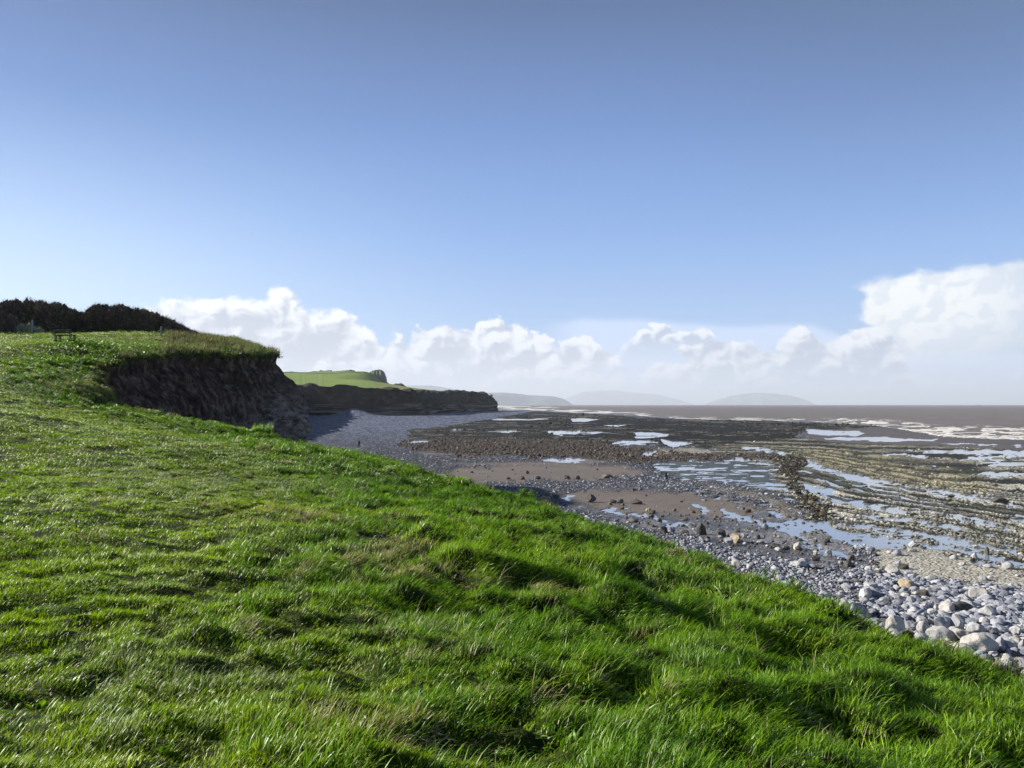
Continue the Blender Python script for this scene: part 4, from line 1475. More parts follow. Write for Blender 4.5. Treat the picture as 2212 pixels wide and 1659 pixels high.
far_ridge('cliff', [(793, 812), (797, 805), (804, 800.5), (815, 799), (824, 799), (831, 804), (835, 815), (838, 834), (839, 838)], 1450, 300, None, 'grey rocky bluff at the end of the far field', 838, 0.12, 0.1, 4, True)
far_ridge('hills', [(838, 838), (846, 832), (853, 829), (866, 828.5), (874, 832), (884, 841), (888, 844)], 1330, 120, (0.045, 0.05, 0.03), 'small scrubby knoll beyond the bluff', 844, 0.3, 0.15, 5)
far_ridge('hills', [(300, 838), (881, 834), (928, 833), (965, 838), (1003, 844.5), (1060, 850), (1150, 860), (1230, 874)], 26000, 4000, (0.10, 0.12, 0.13), 'hazy long ridge behind the far point', seed=2)  # haze partly painted into the pale bluish colour of these far hills
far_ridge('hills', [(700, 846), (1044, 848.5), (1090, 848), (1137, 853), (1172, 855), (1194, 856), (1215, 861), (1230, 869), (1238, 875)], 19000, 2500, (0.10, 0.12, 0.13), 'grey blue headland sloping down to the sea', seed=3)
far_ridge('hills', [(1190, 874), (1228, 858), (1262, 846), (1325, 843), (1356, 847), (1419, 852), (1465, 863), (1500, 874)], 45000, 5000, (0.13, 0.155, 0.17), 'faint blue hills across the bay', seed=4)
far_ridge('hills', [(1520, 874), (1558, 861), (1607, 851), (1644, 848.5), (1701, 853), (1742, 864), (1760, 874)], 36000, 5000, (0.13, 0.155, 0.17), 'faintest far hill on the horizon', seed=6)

# ------------------------------------------------------------------ stones


def stone_mesh(name, seed, flat=0.62, sub=2, ang=0.35, mats=()):
    g = np.random.default_rng(seed)
    bm = bmesh.new()
    bmesh.ops.create_icosphere(bm, subdivisions=sub, radius=0.5)
    v = np.array([q.co[:] for q in bm.verts])
    for _ in range((16 if sub > 3 else 10) if ang > 0.2 else 6):
        nrm = g.normal(size=3)
        nrm /= np.linalg.norm(nrm)
        cut = 0.5 * (1 - ang * (0.35 + 0.65 * g.random()))
        dd = v @ nrm
        over = np.clip(dd - cut, 0, None)
        v = v - np.outer(over * 0.92, nrm)
    n1 = vnoise(v[:, 0] * 3 + seed, v[:, 1] * 3 + v[:, 2] * 2.3, seed) - 0.5
    n2 = vnoise(v[:, 0] * 8 + seed, v[:, 1] * 8 - v[:, 2] * 7, seed + 3) - 0.5
    v = v * (1 + 0.22 * n1 + 0.08 * n2)[:, None]
    v *= np.array([1.0, 0.75 + 0.3 * g.random(), flat * (0.85 + 0.3 * g.random())])
    for q, c in zip(bm.verts, v):
        q.co = c
    for f in bm.faces:
        f.smooth = ang < 0.22
    me = bpy.data.meshes.new(name)
    bm.to_mesh(me)
    bm.free()
    for m in mats:
        me.materials.append(m)
    return me


def chart_points(n, x0, x1, y0, y1):
    """candidate ground positions, thinner with distance"""
    px = x0 + (x1 - x0) * RNG.random(n)
    py = y0 + (y1 - y0) * RNG.random(n)
    g = G(px * K, py * K, 0.0)
    return g[:, 0], g[:, 1]


def stone_scatter(name, x, y, f, keep, size, srcs, label, sink=0.15, flatten=1.0):
    x, y, size = x[keep], y[keep], size[keep]
    h = f['h'][keep]
    fan = np.exp(-(((f['X'][keep] - 765) / 36) ** 2 + ((f['Y'][keep] - 897) / 3.4) ** 2))
    h = h + 7.5 * fan
    n = len(x)
    rot = np.stack([RNG.normal(0, .25, n), RNG.normal(0, .25, n), RNG.random(n) * 6.28], -1)
    scl = np.stack([size * (0.8 + .5 * RNG.random(n)), size, size * flatten * (0.8 + .5 * RNG.random(n))], -1)
    z = h + size * 0.3 * flatten - sink * size
    pts = np.stack([x, y, z], -1)
    return scatter(name, pts, rot, scl, RNG.integers(0, len(srcs), n), srcs, label, name)


def srcs(mat, k, seed, flat=0.6, sub=1, ang=0.3):
    return [bpy.data.objects.new('s', stone_mesh('stone', seed + i, flat, sub, ang, [M[mat]])) for i in range(k)]


# shingle
x, y = chart_points(170000, 640, 2330, 893, 1520)
f = beach_fields(x, y)
dist = np.hypot(x, y)
w = (1 - np.clip(f['ledge'] + f['sand'] * .97 + f['pool'] * .97 + f['sea'] + f['reef'] + f['wetz'] * .9 + f['bg'] + f['farsand'] + f['rip'] + 0.85 * f['grey'], 0, 1))
patch = fbm(x * 0.3, y * 0.3, 3, 41)
size = 0.10 * np.exp(RNG.normal(0, 0.62, len(x))) * np.clip(dist / 70, 1, 6) ** 0.55
size = np.minimum(size, 0.42)
front = sstep(f['Y'], 1190, 1300) * sstep(f['X'], 1750, 1950)
w = w * (1 - front * 0.88 * sstep(patch, .47, .56))
size = size * (1 + 0.55 * front)
stone_scatter('pebbles', x, y, f, RNG.random(len(x)) < w, size, srcs('cobble', 12, 500, 0.60, 2, 0.45), 'grey cobbles and pebbles covering the upper beach')
# broken rock on the ledges, dark weed covered rubble, brown stones
x, y = chart_points(60000, 1500, 2330, 955, 1270)
f = beach_fields(x, y)
dist = np.hypot(x, y)
w = f['ledge'] * (1 - f['pool']) * np.clip(f['ridge'] * 1.2 + .08, 0, 1) * (1 - 0.93 * f['slab']) * 0.20
size = 0.15 * np.exp(RNG.normal(0, 0.5, len(x))) * np.clip(dist / 60, 0.8, 5) ** 0.5
dark = RNG.random(len(x)) < (0.18 - 0.3 * f['khaki'] + 0.35 * (f['rub'] < .45))
u = RNG.random(len(x)) < w
stone_scatter('rubble', x, y, f, u & ~dark, size, srcs('cobble_khaki', 6, 600, 0.5, 1, 0.45), 'broken pale slabs strewn along the limestone ledges', flatten=0.8)
stone_scatter('rubble', x, y, f, u & dark, size * 1.15, srcs('cobble_dark', 6, 620, 0.55, 1, 0.45), 'dark weedy stones strewn along the limestone ledges', flatten=0.9)
x, y = chart_points(26000, 1640, 1830, 970, 1150)
f = beach_fields(x, y)
dist = np.hypot(x, y)
size = 0.22 * np.exp(RNG.normal(0, 0.42, len(x))) * np.clip(dist / 80, 0.7, 3) ** 0.5
u = (RNG.random(len(x)) < f['rubble'] * 0.30) & (RNG.random(len(x)) < 0.8)
dk = RNG.random(len(x)) < 0.93
stone_scatter('rubble', x, y, f, u & dk, size, srcs('cobble_dark', 6, 640, 0.6, 2, 0.5), 'bank of dark seaweed covered boulders crossing the pools')
stone_scatter('rubble', x, y, f, u & ~dk, size * 0.9, srcs('cobble_khaki', 5, 660, 0.75, 2, 0.45), 'pale stones among the dark boulder bank')
x, y = chart_points(16000, 850, 1760, 940, 1010)
f = beach_fields(x, y)
dist = np.hypot(x, y)
size = 0.26 * np.exp(RNG.normal(0, 0.4, len(x))) * np.clip(dist / 100, 0.8, 4) ** 0.5
M['cobble_brown'] = mat_stone('brown_stone', (0.045, 0.036, 0.03), (0.085, 0.07, 0.06), (0.16, 0.14, 0.12))
stone_scatter('rubble', x, y, f, RNG.random(len(x)) < f['bg'] * (1 - f['pool']) * 0.9, size, srcs('cobble_brown', 5, 680, 0.7, 1, 0.35), 'brown cobbles of the middle shore')
# scattered stones on the sand and in the shallow channels
x, y = chart_points(2600, 900, 2000, 985, 1250)
f = beach_fields(x, y)
dist = np.hypot(x, y)
size = 0.22 * np.exp(RNG.normal(0, 0.5, len(x))) * np.clip(dist / 60, 0.8, 4) ** 0.7
u = RNG.random(len(x)) < np.clip(f['sand'] * 0.10 + f['wetz'] * 0.65 + f['pool'] * 0.12, 0, 1)
stone_scatter('rubble', x, y, f, u, size, srcs('b_dark', 5, 700, 0.75, 2, 0.3), 'small dark stones scattered on wet sand')
# weedy reef lumps further out
x, y = chart_points(15000, 880, 2330, 892, 975)
f = beach_fields(x, y)
dist = np.hypot(x, y)
size = 0.5 * np.exp(RNG.normal(0, 0.4, len(x))) * np.clip(dist / 250, 0.5, 5) ** 0.8
u = RNG.random(len(x)) < np.clip(f['reef'], 0, 1) * (1 - f['pool']) * np.clip((f['st'] - .38) * 4, 0, 1) * 0.7
stone_scatter('rubble', x, y, f, u, size, srcs('cobble_dark', 5, 720, 0.5, 1, 0.4), 'black weed covered rocks of the outer reef')

# individual boulders: (label, centre x, base y, width, height in a 1024 wide tracing, material, angular, seed)


def r4(cx, cy, w, h):
    return 880 + cx * .0651, 580 + cy * .0651, w * .0651, h * .0651


def r5(cx, cy, w, h):
    return 760 + cx * .0723, 552 + cy * .0723, w * .0723, h * .0723


def r6(cx, cy, w, h):
    return 640 + cx * .0723, 520 + cy * .0723, w * .0723, h * .0723


def r8(cx, cy, w, h):
    return 840 + cx * .0832, 480 + cy * .0832, w * .0832, h * .0832


def rc4(cx, cy, w, h):
    return 480 + cx * .1085, 360 + cy * .1085, w * .1085, h * .1085


BOULDERS = [
    ('big pale boulder half hidden by grass at the cliff edge', r4(250, 880, 300, 270), 'b_pale', .25),
    ('smooth grey boulder right of the pale one by the grass', r4(500, 800, 180, 130), 'b_grey', .2),
    ('dark rounded boulder beside a smooth grey one', r4(685, 835, 200, 160), 'b_grey', .15),
    ('brown grey wedge boulder in front of the tall peaked rock', r4(980, 950, 390, 190), 'b_grey', .4),
    ('peaked triangular grey rock leaning on its neighbours', r4(1010, 815, 290, 170), 'b_grey', .5),
    ('tall blue grey rock with a long shadow behind the peaked one', r4(1220, 825, 210, 220), 'b_grey', .5),
    ('pale angular block with a lit left face', r4(1310, 975, 310, 180), 'b_pale', .5),
    ('rounded upright grey boulder on the gravel edge', r4(1485, 880, 270, 185), 'b_grey', .25),
    ('largest domed boulder low beside the grass', r4(1590, 1180, 520, 260), 'b_pale', .12),
    ('low flat pale stone touching the largest domed boulder', r4(1240, 1160, 270, 130), 'b_pale', .2),
    ('squared pale rock directly behind the largest domed boulder', r4(1680, 1010, 260, 130), 'b_grey', .45),
    ('slanting grey slab right of the largest domed boulder', r4(1860, 1090, 180, 170), 'b_grey', .4),
    ('oblong grey stone lying on dark gravel by the frame side', r4(2050, 1100, 220, 130), 'b_grey', .3),
    ('grey boulder cut by the right border of the photo', r4(2200, 1130, 130, 170), 'b_grey', .3),
    ('broad light grey boulder with shadow on bare gravel', r4(1690, 630, 290, 190), 'b_grey', .35),
    ('two toned boulder, pale left and dark right', r4(1290, 560, 290, 160), 'b_dark', .4),
    ('long low grey boulder beside a white topped one', r4(570, 525, 350, 120), 'b_grey', .35),
    ('white topped squarish stone behind the long low boulder', r4(720, 470, 180, 100), 'b_pale', .45),
    ('tan boulder with a dark right face below the pavement', r4(460, 165, 260, 135), 'b_tan', .35),
    ('bluish stone just under the tan boulder', r4(400, 240, 140, 95), 'b_grey', .3),
    ('pale square stone right under the tan boulder', r4(530, 275, 120, 80), 'b_pale', .45),
    ('egg shaped grey stone on the shingle', r4(690, 225, 160, 75), 'b_grey', .12),
    ('mauve grey flat boulder near the slab pavement', r4(950, 205, 230, 90), 'b_grey', .25),
    ('blue grey boulder casting a long shadow by the pavement', r4(1520, 275, 220, 150), 'b_grey', .4),
    ('grey mound of stone above a squared cobble', r4(290, 335, 200, 95), 'b_grey', .3),
    ('squared cobble with pale left side', r4(300, 425, 180, 100), 'b_grey', .45),
    ('brown block with pale square top', r4(90, 435, 210, 115), 'b_dark', .45),
    ('pointed pale stone next to a pinkish round one', r4(890, 520, 140, 115), 'b_pale', .5),
    ('round pinkish cobble on the gravel', r4(790, 575, 120, 85), 'b_pale', .15),
    ('pale cobble above the dark rounded boulder', r4(790, 675, 140, 80), 'b_pale', .25),
    ('grey rounded boulder near the right border above bare gravel', r4(2120, 855, 180, 115), 'b_grey', .25),
    ('upright pale stone at the far right of the shingle', r4(2185, 470, 80, 140), 'b_grey', .4),
    ('small dark rimmed cobble on brown gravel', r4(740, 345, 110, 70), 'b_grey', .2),
    ('small lavender cobble on brown gravel', r4(595, 360, 100, 65), 'b_grey', .2),
    ('angular grey boulder alone near the grass edge', r5(890, 665, 190, 120), 'b_grey', .45),
    ('rugged purplish boulder with a shaded front', r5(1350, 935, 270, 200), 'b_grey', .5),
    ('pale rock behind the rugged purplish boulder', r5(1200, 825, 170, 120), 'b_pale', .35),
    ('flat pale slab right of the rugged purplish boulder', r5(1530, 885, 190, 75), 'b_grey', .45),
    ('round dark boulder at the edge of the stream', r5(1240, 222, 120, 80), 'b_dark', .1),
    ('flattish dark boulder just above the round dark one', r5(1270, 132, 130, 70), 'b_dark', .2),
    ('dark wedge stone standing in the stream', r5(790, 135, 110, 70), 'b_dark', .4),
    ('small cream stone standing in the stream', r5(960, 45, 90, 62), 'b_pale', .2),
    ('blue grey mound in the shingle below the stream', r5(590, 340, 160, 85), 'b_grey', .3),
    ('long arched grey stone by the shingle top', r5(560, 240, 210, 85), 'b_grey', .3),
    ('brownish squat boulder beside the stream end', r5(770, 335, 140, 75), 'b_dark', .35),
    ('cream block near the square pale slab', r5(1650, 335, 130, 95), 'b_pale', .45),
    ('large square pale slab lying on the shingle', r5(1880, 370, 220, 170), 'b_pale', .55),
    ('tall rounded boulder standing at the stream bank', r6(860, 222, 145, 140), 'b_dark', .2),
    ('dark hump of rock with white pebbles beside it', r6(1130, 243, 150, 85), 'b_dark', .2),
    ('block with a bright ochre left face by the stream', r6(1330, 332, 200, 115), 'b_tan', .5),
    ('round cream stone behind the ochre faced block', r6(1435, 262, 85, 62), 'b_pale', .1),
    ('tilted brown slab in the upper shingle', r6(335, 212, 130, 85), 'b_dark', .5),
    ('round grey boulder next to the tilted brown slab', r6(435, 195, 115, 85), 'b_grey', .15),
    ('grey dome among dark stones in the channel', r6(1740, 125, 95, 60), 'b_grey', .2),
    ('small white stone on the wet rock', r6(1660, 333, 85, 45), 'b_pale', .2),
    ('flat dark block with a squared end in the channel', r6(1880, 393, 130, 52), 'b_dark', .5),
    ('low dark wedge in the channel', r6(2010, 405, 120, 40), 'b_dark', .5),
    ('cream lump of rock at the end of the channel', r6(2180, 425, 110, 100), 'b_pale', .4),
    ('pale domed boulder sitting in the long pool', r8(895, 830, 115, 72), 'b_pale', .35),
    ('cream angular stone on the lower ledge', r8(1630, 965, 80, 72), 'b_pale', .45),
    ('narrow upright stone on the lower ledge', r8(1780, 905, 55, 85), 'b_dark', .4),
    ('dark reef block at the end of the khaki ledge', r8(1950, 285, 220, 62), 'b_dark', .3),
    ('brown boulder between a small pool and the sandbank', rc4(1025, 1322, 105, 72), 'b_dark', .3),
    ('upright pointed dark stone at the edge of the rippled pool', rc4(1715, 1112, 34, 62), 'b_dark', .55),
    ('small tan stone on the lower sandbank', rc4(1555, 1405, 50, 32), 'b_tan', .2),
    ('dark cube shaped stone on the upper sandbank', rc4(440, 1052, 30, 32), 'b_dark', .5),
    ('dark rounded stone below the cube shaped one', rc4(395, 1108, 42, 34), 'b_dark', .2),
    ('wide dark hump on the upper sandbank', rc4(537, 1108, 58, 34), 'b_dark', .2),
    ('dark stone right of centre on the upper sandbank', rc4(800, 1104, 55, 34), 'b_dark', .3),
    ('dark domed stone at the right end of the upper sandbank', rc4(902, 1106, 52, 34), 'b_dark', .15),
    ('pair topped dark rock by the upper sandbank', rc4(1180, 1097, 110, 40), 'b_dark', .4),
    ('dark stone at the left end of the sandbank stone row', rc4(1230, 1325, 70, 32), 'b_dark', .3),
    ('second dark stone in the sandbank stone row', rc4(1295, 1326, 60, 34), 'b_dark', .3),
    ('long dark stone at the right end of the sandbank stone row', rc4(1450, 1335, 120, 40), 'b_dark', .4),
    ('lone dark stone on wet sand near the grass', rc4(700, 1285, 60, 40), 'b_dark', .3),
    ('dark stone left of the small bright puddle', rc4(590, 1292, 45, 30), 'b_dark', .3),
    ('small tilted dark stone near the shingle stripe', rc4(495, 1255, 40, 30), 'b_dark', .4),
]


def place_boulder(i, label, spec, mat, ang, group=None, sub=4):
    cx, by, w, h = spec
    g = G(cx, by - 0.12 * h, 0.04)
    dst = g[1]
    W = w * dst / FPX
    H = h * dst / FPX * 1.06
    me = stone_mesh('boulder', 900 + i, 1.0, sub, min(0.6, ang + 0.12), [M[mat]])
    v = np.array([q.co[:] for q in me.vertices])
    ext = v.max(0) - v.min(0)
    o = link('boulder', me)
    D = W * (0.65 + 0.3 * random.random())
    o.scale = (W / ext[0], D / ext[1], H * 1.25 / ext[2])
    o.rotation_euler = (0, 0, random.uniform(-0.35, 0.35))
    o.location = (g[0], dst + D * 0.3, 0.04 + H * 0.5 - 0.10 * H)
    tag(o, label, 'boulder', group)
    return o


for i, (lb, sp_, mt, an) in enumerate(BOULDERS):
    place_boulder(i, lb, sp_, mt, an)

# further loose boulders of the foreshore, alike
g_ = np.random.default_rng(99)
protos = [stone_mesh('loose_boulder', 1500 + i, 0.7, 3, 0.35, [M[['b_grey', 'b_grey', 'b_pale', 'b_grey', 'b_dark', 'b_grey', 'b_pale', 'b_grey'][i]]]) for i in range(8)]
cnt = 0
while cnt < 190:
    X_ = g_.uniform(1500, 2200)
    Y_ = g_.uniform(1160, 1480)
    if Y_ > 1190 + (X_ - 1600) * 0.36 + 120 or Y_ < 1120 + (X_ - 1500) * 0.16:
        continue
    g = G(X_ * K, Y_ * K, 0.0)
    s = float(np.clip((0.36 if Y_ < 1270 else 0.47) * math.exp(g_.normal(0, 0.38)), 0.22, 0.95))
    o = link('boulder', protos[g_.integers(0, 8)])
    o.location = (g[0], g[1], 0.08 + 0.22 * s)
    o.scale = (s * g_.uniform(.8, 1.3), s, s * g_.uniform(.7, 1.2))
    o.rotation_euler = (g_.normal(0, .15), g_.normal(0, .15), g_.uniform(0, 6.28))
    mt_ = o.data.materials[0].name
    cw = {'boulder_grey': 'grey', 'boulder_pale': 'pale', 'boulder_dark': 'dark brown'}[mt_]
    sw = 'large' if s > 0.48 else ('middling' if s > 0.34 else 'small')
    wh = 'in the shingle close to the grass edge' if Y_ > 1190 + (X_ - 1600) * 0.36 + 40 else ('on the shingle near the pools and ledges' if Y_ < 1190 + (X_ - 1600) * 0.20 else 'midway across the shingle')
    lb_ = '%s %s loose boulder %s' % (sw, cw, wh)
    tag(o, lb_, 'boulder', lb_.replace('boulder', 'boulders'))
    cnt += 1

# ------------------------------------------------------------------ shrubs
def mat_twig():
    m, t, out = new_mat('twig_and_leaf')
    a2 = t.n.new('ShaderNodeAttribute')
    a2.attribute_name = 'br'
    p = pos(t)
    n = t.noise(p, 0.35, 3, 0.6)
    f = t.math('ADD', t.math('MULTIPLY', a2.outputs['Fac'], 0.6), t.math('MULTIPLY', n, 0.5), clamp=True)
    c = t.ramp(f, [(0.15, (0.045, 0.030, 0.036)), (0.5, (0.10, 0.070, 0.072)), (0.72, (0.13, 0.12, 0.065)), (1.0, (0.28, 0.24, 0.16))])
    principled(t, out, c, 0.8, 0.2)
    return m


M['twig'] = mat_twig()
M['bark'] = mat_plain('bark', (0.07, 0.058, 0.05), 0.9, 0.1, 0.4, 5)


def tube(bm, pts, rads, n=7):
    rings = []
    for i, (p, r) in enumerate(zip(pts, rads)):
        p = Vector(p)
        d = (Vector(pts[min(i + 1, len(pts) - 1)]) - Vector(pts[max(i - 1, 0)])).normalized()
        q = d.to_track_quat('Z', 'Y')
        rings.append([bm.verts.new(p + q @ Vector((r * math.cos(2 * math.pi * k / n), r * math.sin(2 * math.pi * k / n), 0))) for k in range(n)])
    for a, b in zip(rings, rings[1:]):
        for k in range(n):
            bm.faces.new((a[k], a[(k + 1) % n], b[(k + 1) % n], b[k]))
    bm.faces.new(rings[-1])
    bm.faces.new(rings[0][::-1])


def bm_obj(name, bm, mat, parent=None, smooth=True):
    me = bpy.data.meshes.new(name)
    bm.normal_update()
    for f_ in bm.faces:
        f_.smooth = smooth
    bm.to_mesh(me)
    bm.free()
    me.materials.append(mat)
    return link(name, me, parent)


def shrub(label, px0, px1, tops, base_py, Yd, n=7000, depth=3.0, pale=False, seed=1, group=None):
    g = np.random.default_rng(seed)
    cx = (px0 + px1) / 2
    c = P(cx, base_py, Yd)
    gz = float(land_z(np.array([c[0]]), np.array([c[1]]))[0])
    root = bpy.data.objects.new('shrub', None)
    col.objects.link(root)
    root.location = (c[0], c[1], gz)
    root.empty_display_size = 0.2
    tag(root, label, 'shrub', group)
    n = int(n * 1.5)
    u = g.random(n)
    pxs = px0 - 1.5 + (px1 - px0 + 3) * u
    X = (pxs - 512) / FPX * Yd - c[0]
    tp = np.interp(pxs, [t_[0] for t_ in tops], [t_[1] for t_ in tops])
    H = np.maximum((base_py - tp) / FPX * Yd, 0.3) + (gz - (EYE + (404.6 - base_py) / FPX * Yd)) * -1
    H = np.maximum(H, 0.3)
    uu = np.clip((pxs - px0) / (px1 - px0), 0, 1)
    rim = np.clip(np.minimum(uu, 1 - uu) * 7, 0.45, 1)
    th = g.random(n) * np.pi                     # around the front and back
    r = 1 - 0.45 * g.random(n) ** 2
    lump = 0.74 + 0.42 * fbm(pxs / 4.0, th * 2.5, 4, seed, 0.6)
    Z = np.sin(th) * H * r * lump
    Yv = -np.cos(th) * depth * r * lump * rim
    Z = np.maximum(Z, 0.02)
    pos_ = np.stack([X, Yv, Z], -1)
    out = np.stack([g.normal(0, .5, n), -np.cos(th) + g.normal(0, .3, n), np.sin(th) + 0.35 + g.normal(0, .35, n)], -1)
    out /= np.linalg.norm(out, axis=1)[:, None]
    side = np.cross(out, g.normal(size=(n, 3)))
    side /= np.linalg.norm(side, axis=1)[:, None]
    twig = g.random(n) < 0.45
    L = np.where(twig, 0.30 + 0.40 * g.random(n) ** 2, 0.14 + 0.18 * g.random(n))[:, None]
    Wd = np.where(twig, 0.02, 0.09 + 0.08 * g.random(n))[:, None]
    a = pos_ - side * Wd
    b = pos_ + side * Wd
    d = pos_ + out * L + side * Wd * 0.4
    e = pos_ + out * L - side * Wd * 0.4
    v = np.stack([a, b, d, e], 1).reshape(-1, 3)
    F = np.arange(n * 4).reshape(-1, 4)
    me = mesh_np('crown', v, F, [M['twig_pale'] if pale else M['twig']])
    attr(me, 'br', np.repeat(g.random(n), 4))
    link('crown', me, root)
    bm = bmesh.new()
    for k in range(5):
        x0 = g.uniform(-0.3, 0.3)
        x1 = g.uniform(-1, 1) * (px1 - px0) / FPX * Yd * 0.3
        hh = float(np.median(H)) * 0.8
        tube(bm, [(x0, 0, -0.1), (x0 + x1 * .3, g.normal(0, .2), hh * .45), (x0 + x1, g.normal(0, .4), hh)], [0.10, 0.07, 0.02])
    bm_obj('trunk', bm, M['bark'], root)
    return root


m_, t_tmp, out_tmp = new_mat('pale_bramble')
principled(t_tmp, out_tmp, (0.30, 0.31, 0.22), 0.8, 0.2)
M['twig_pale'] = m_
MT = [(-30, 306), (0, 303.5), (16, 301), (30, 301), (51, 304), (61, 304), (69, 307), (77, 312.5), (82, 315), (88, 322)]
RT = [(84, 322), (89.5, 310), (94, 306), (108.5, 306), (126.5, 308), (144.6, 311.6), (158, 316), (172, 321.6), (185, 329), (192, 335)]
shrub('dark bare shrub at the left border behind the field', -26, 14, MT, 334, 92, 7000, 3.2, seed=1)
shrub('tall dark shrub behind the wooden bench and left of it', 10, 44, MT, 334, 93, 7000, 3.2, seed=2)
shrub('rounded dark shrub rising directly behind the wooden bench', 40, 84, MT, 335, 92, 8500, 3.2, seed=3)
shrub('low dark shrub filling the dip between the two thickets', 76, 98, [(76, 318), (84, 315), (92, 314), (98, 316)], 335, 93, 4500, 2.6, seed=4)
shrub('shrub with an upright left side at the start of the right thicket', 89, 118, RT, 336, 92, 7000, 3.0, seed=5)
shrub('broad wind clipped shrub in the middle of the right thicket', 112, 146, RT, 336, 92, 7500, 3.0, seed=6)
shrub('sloping shrub behind the braced fence post', 140, 170, RT, 336, 91.5, 6000, 2.8, seed=7)
shrub('lowest tapering shrub at the right end of the thicket', 164, 193, RT, 336.4, 91, 4500, 2.4, seed=8)
shrub('low purplish shrub in front of the left thicket', -12, 18, [(-12, 311), (0, 313), (11, 316), (15, 323), (18, 331)], 334, 86, 4500, 1.8, seed=9)
shrub('pale dry bramble patch beside the left post', 16, 41, [(16, 327), (20, 324), (24, 326), (28, 323), (31, 326), (33, 331), (36, 328), (41, 331)], 334, 85.5, 420, 0.5, True, seed=10)

# ------------------------------------------------------------------ posts, bench
M['wood'] = mat_plain('weathered_wood', (0.20, 0.20, 0.17), 0.85, 0.15, 0.4, 3, (8, 8, 1))
M['wood_dark'] = mat_plain('dark_wood', (0.060, 0.048, 0.040), 0.8, 0.2, 0.4, 3, (1, 8, 8))
M['wood_green'] = mat_plain('painted_post', (0.25, 0.27, 0.26), 0.8, 0.15, 0.3, 3, (8, 8, 1))


def box(bm, c, s, rot=None, bev=0.008):
    r = bmesh.ops.create_cube(bm, size=1.0)
    vs = r['verts']
    bmesh.ops.scale(bm, vec=s, verts=vs)
    if bev:
        es = list({e for v in vs for e in v.link_edges})
        rb = bmesh.ops.bevel(bm, geom=es, offset=bev, segments=1, affect='EDGES')
        vs = list({v for f in rb['faces'] for v in f.verts} | {v for v in vs if v.is_valid})
    if rot is not None:
        bmesh.ops.rotate(bm, cent=(0, 0, 0), matrix=rot, verts=vs)
    bmesh.ops.translate(bm, vec=c, verts=vs)


def gnd(p):
    return float(land_z(np.array([p[0]]), np.array([p[1]]))[0])


def thing(name, loc, label, cat, rz=0, group=None):
    o = bpy.data.objects.new(name, None)
    col.objects.link(o)
    o.location = loc
    o.rotation_euler = (0, 0, rz)
    o.empty_display_size = 0.3
    return tag(o, label, cat, group)


p = P(161.2, 335.8, 84)
t0 = thing('fence_post', (p[0], p[1], gnd(p) - 0.02), 'grey wooden post with a slanting brace before the right thicket', 'fence post')
bm = bmesh.new()
box(bm, (0, 0, 0.52), (0.13, 0.13, 1.10), bev=0.01)
bm_obj('post', bm, M['wood_green'], t0, False)
bm = bmesh.new()
a, b = Vector((-0.78, 0.02, 0.02)), Vector((-0.05, 0.02, 0.80))
tube(bm, [a, b], [0.045, 0.045], 8)
bm_obj('brace', bm, M['wood_green'], t0)

p = P(32.3, 333.5, 85)
t0 = thing('fence_post', (p[0], p[1], gnd(p) - 0.02), 'tall thin grey post among the pale brambles on the left', 'fence post')
bm = bmesh.new()
box(bm, (0, 0, 0.80), (0.16, 0.14, 1.75), bev=0.01)
bm_obj('post', bm, M['wood_green'], t0, False)

# bench (seen from behind)
p = P(65, 342.6, 60)
BW = 1.75
t0 = thing('bench', (p[0], p[1], gnd(p) + 0.12), 'dark wooden bench on pale legs standing alone on the grass field', 'bench', R(-14))
for sx in (-1, 1):
    bm = bmesh.new()
    box(bm, (sx * 0.68, -0.20, 0.22), (0.15, 0.12, 0.50))
    bm_obj('leg', bm, M['wood'], t0, False)
    bm = bmesh.new()
    box(bm, (sx * 0.68, 0.22, 0.22), (0.15, 0.12, 0.50))
    bm_obj('leg', bm, M['wood'], t0, False)
    bm = bmesh.new()
    box(bm, (sx * 0.68, 0.0, 0.035), (0.20, 0.70, 0.10))
    bm_obj('foot', bm, M['wood_dark'], t0, False)
    bm = bmesh.new()
    box(bm, (sx * 0.68, -0.27, 0.66), (0.09, 0.06, 0.46), Euler((R(-10), 0, 0)).to_matrix())
    bm_obj('back_post', bm, M['wood_dark'], t0, False)
bm = bmesh.new()
for k in range(4):
    box(bm, (0, -0.2 + 0.13 * k, 0.475), (BW, 0.11, 0.045))
bm_obj('seat', bm, M['wood_dark'], t0, False)
bm = bmesh.new()
for k in range(2):
    box(bm, (0, -0.295 - 0.02 * k, 0.64 + 0.17 * k), (BW, 0.035, 0.13))
bm_obj('backrest', bm, M['wood_dark'], t0, False)

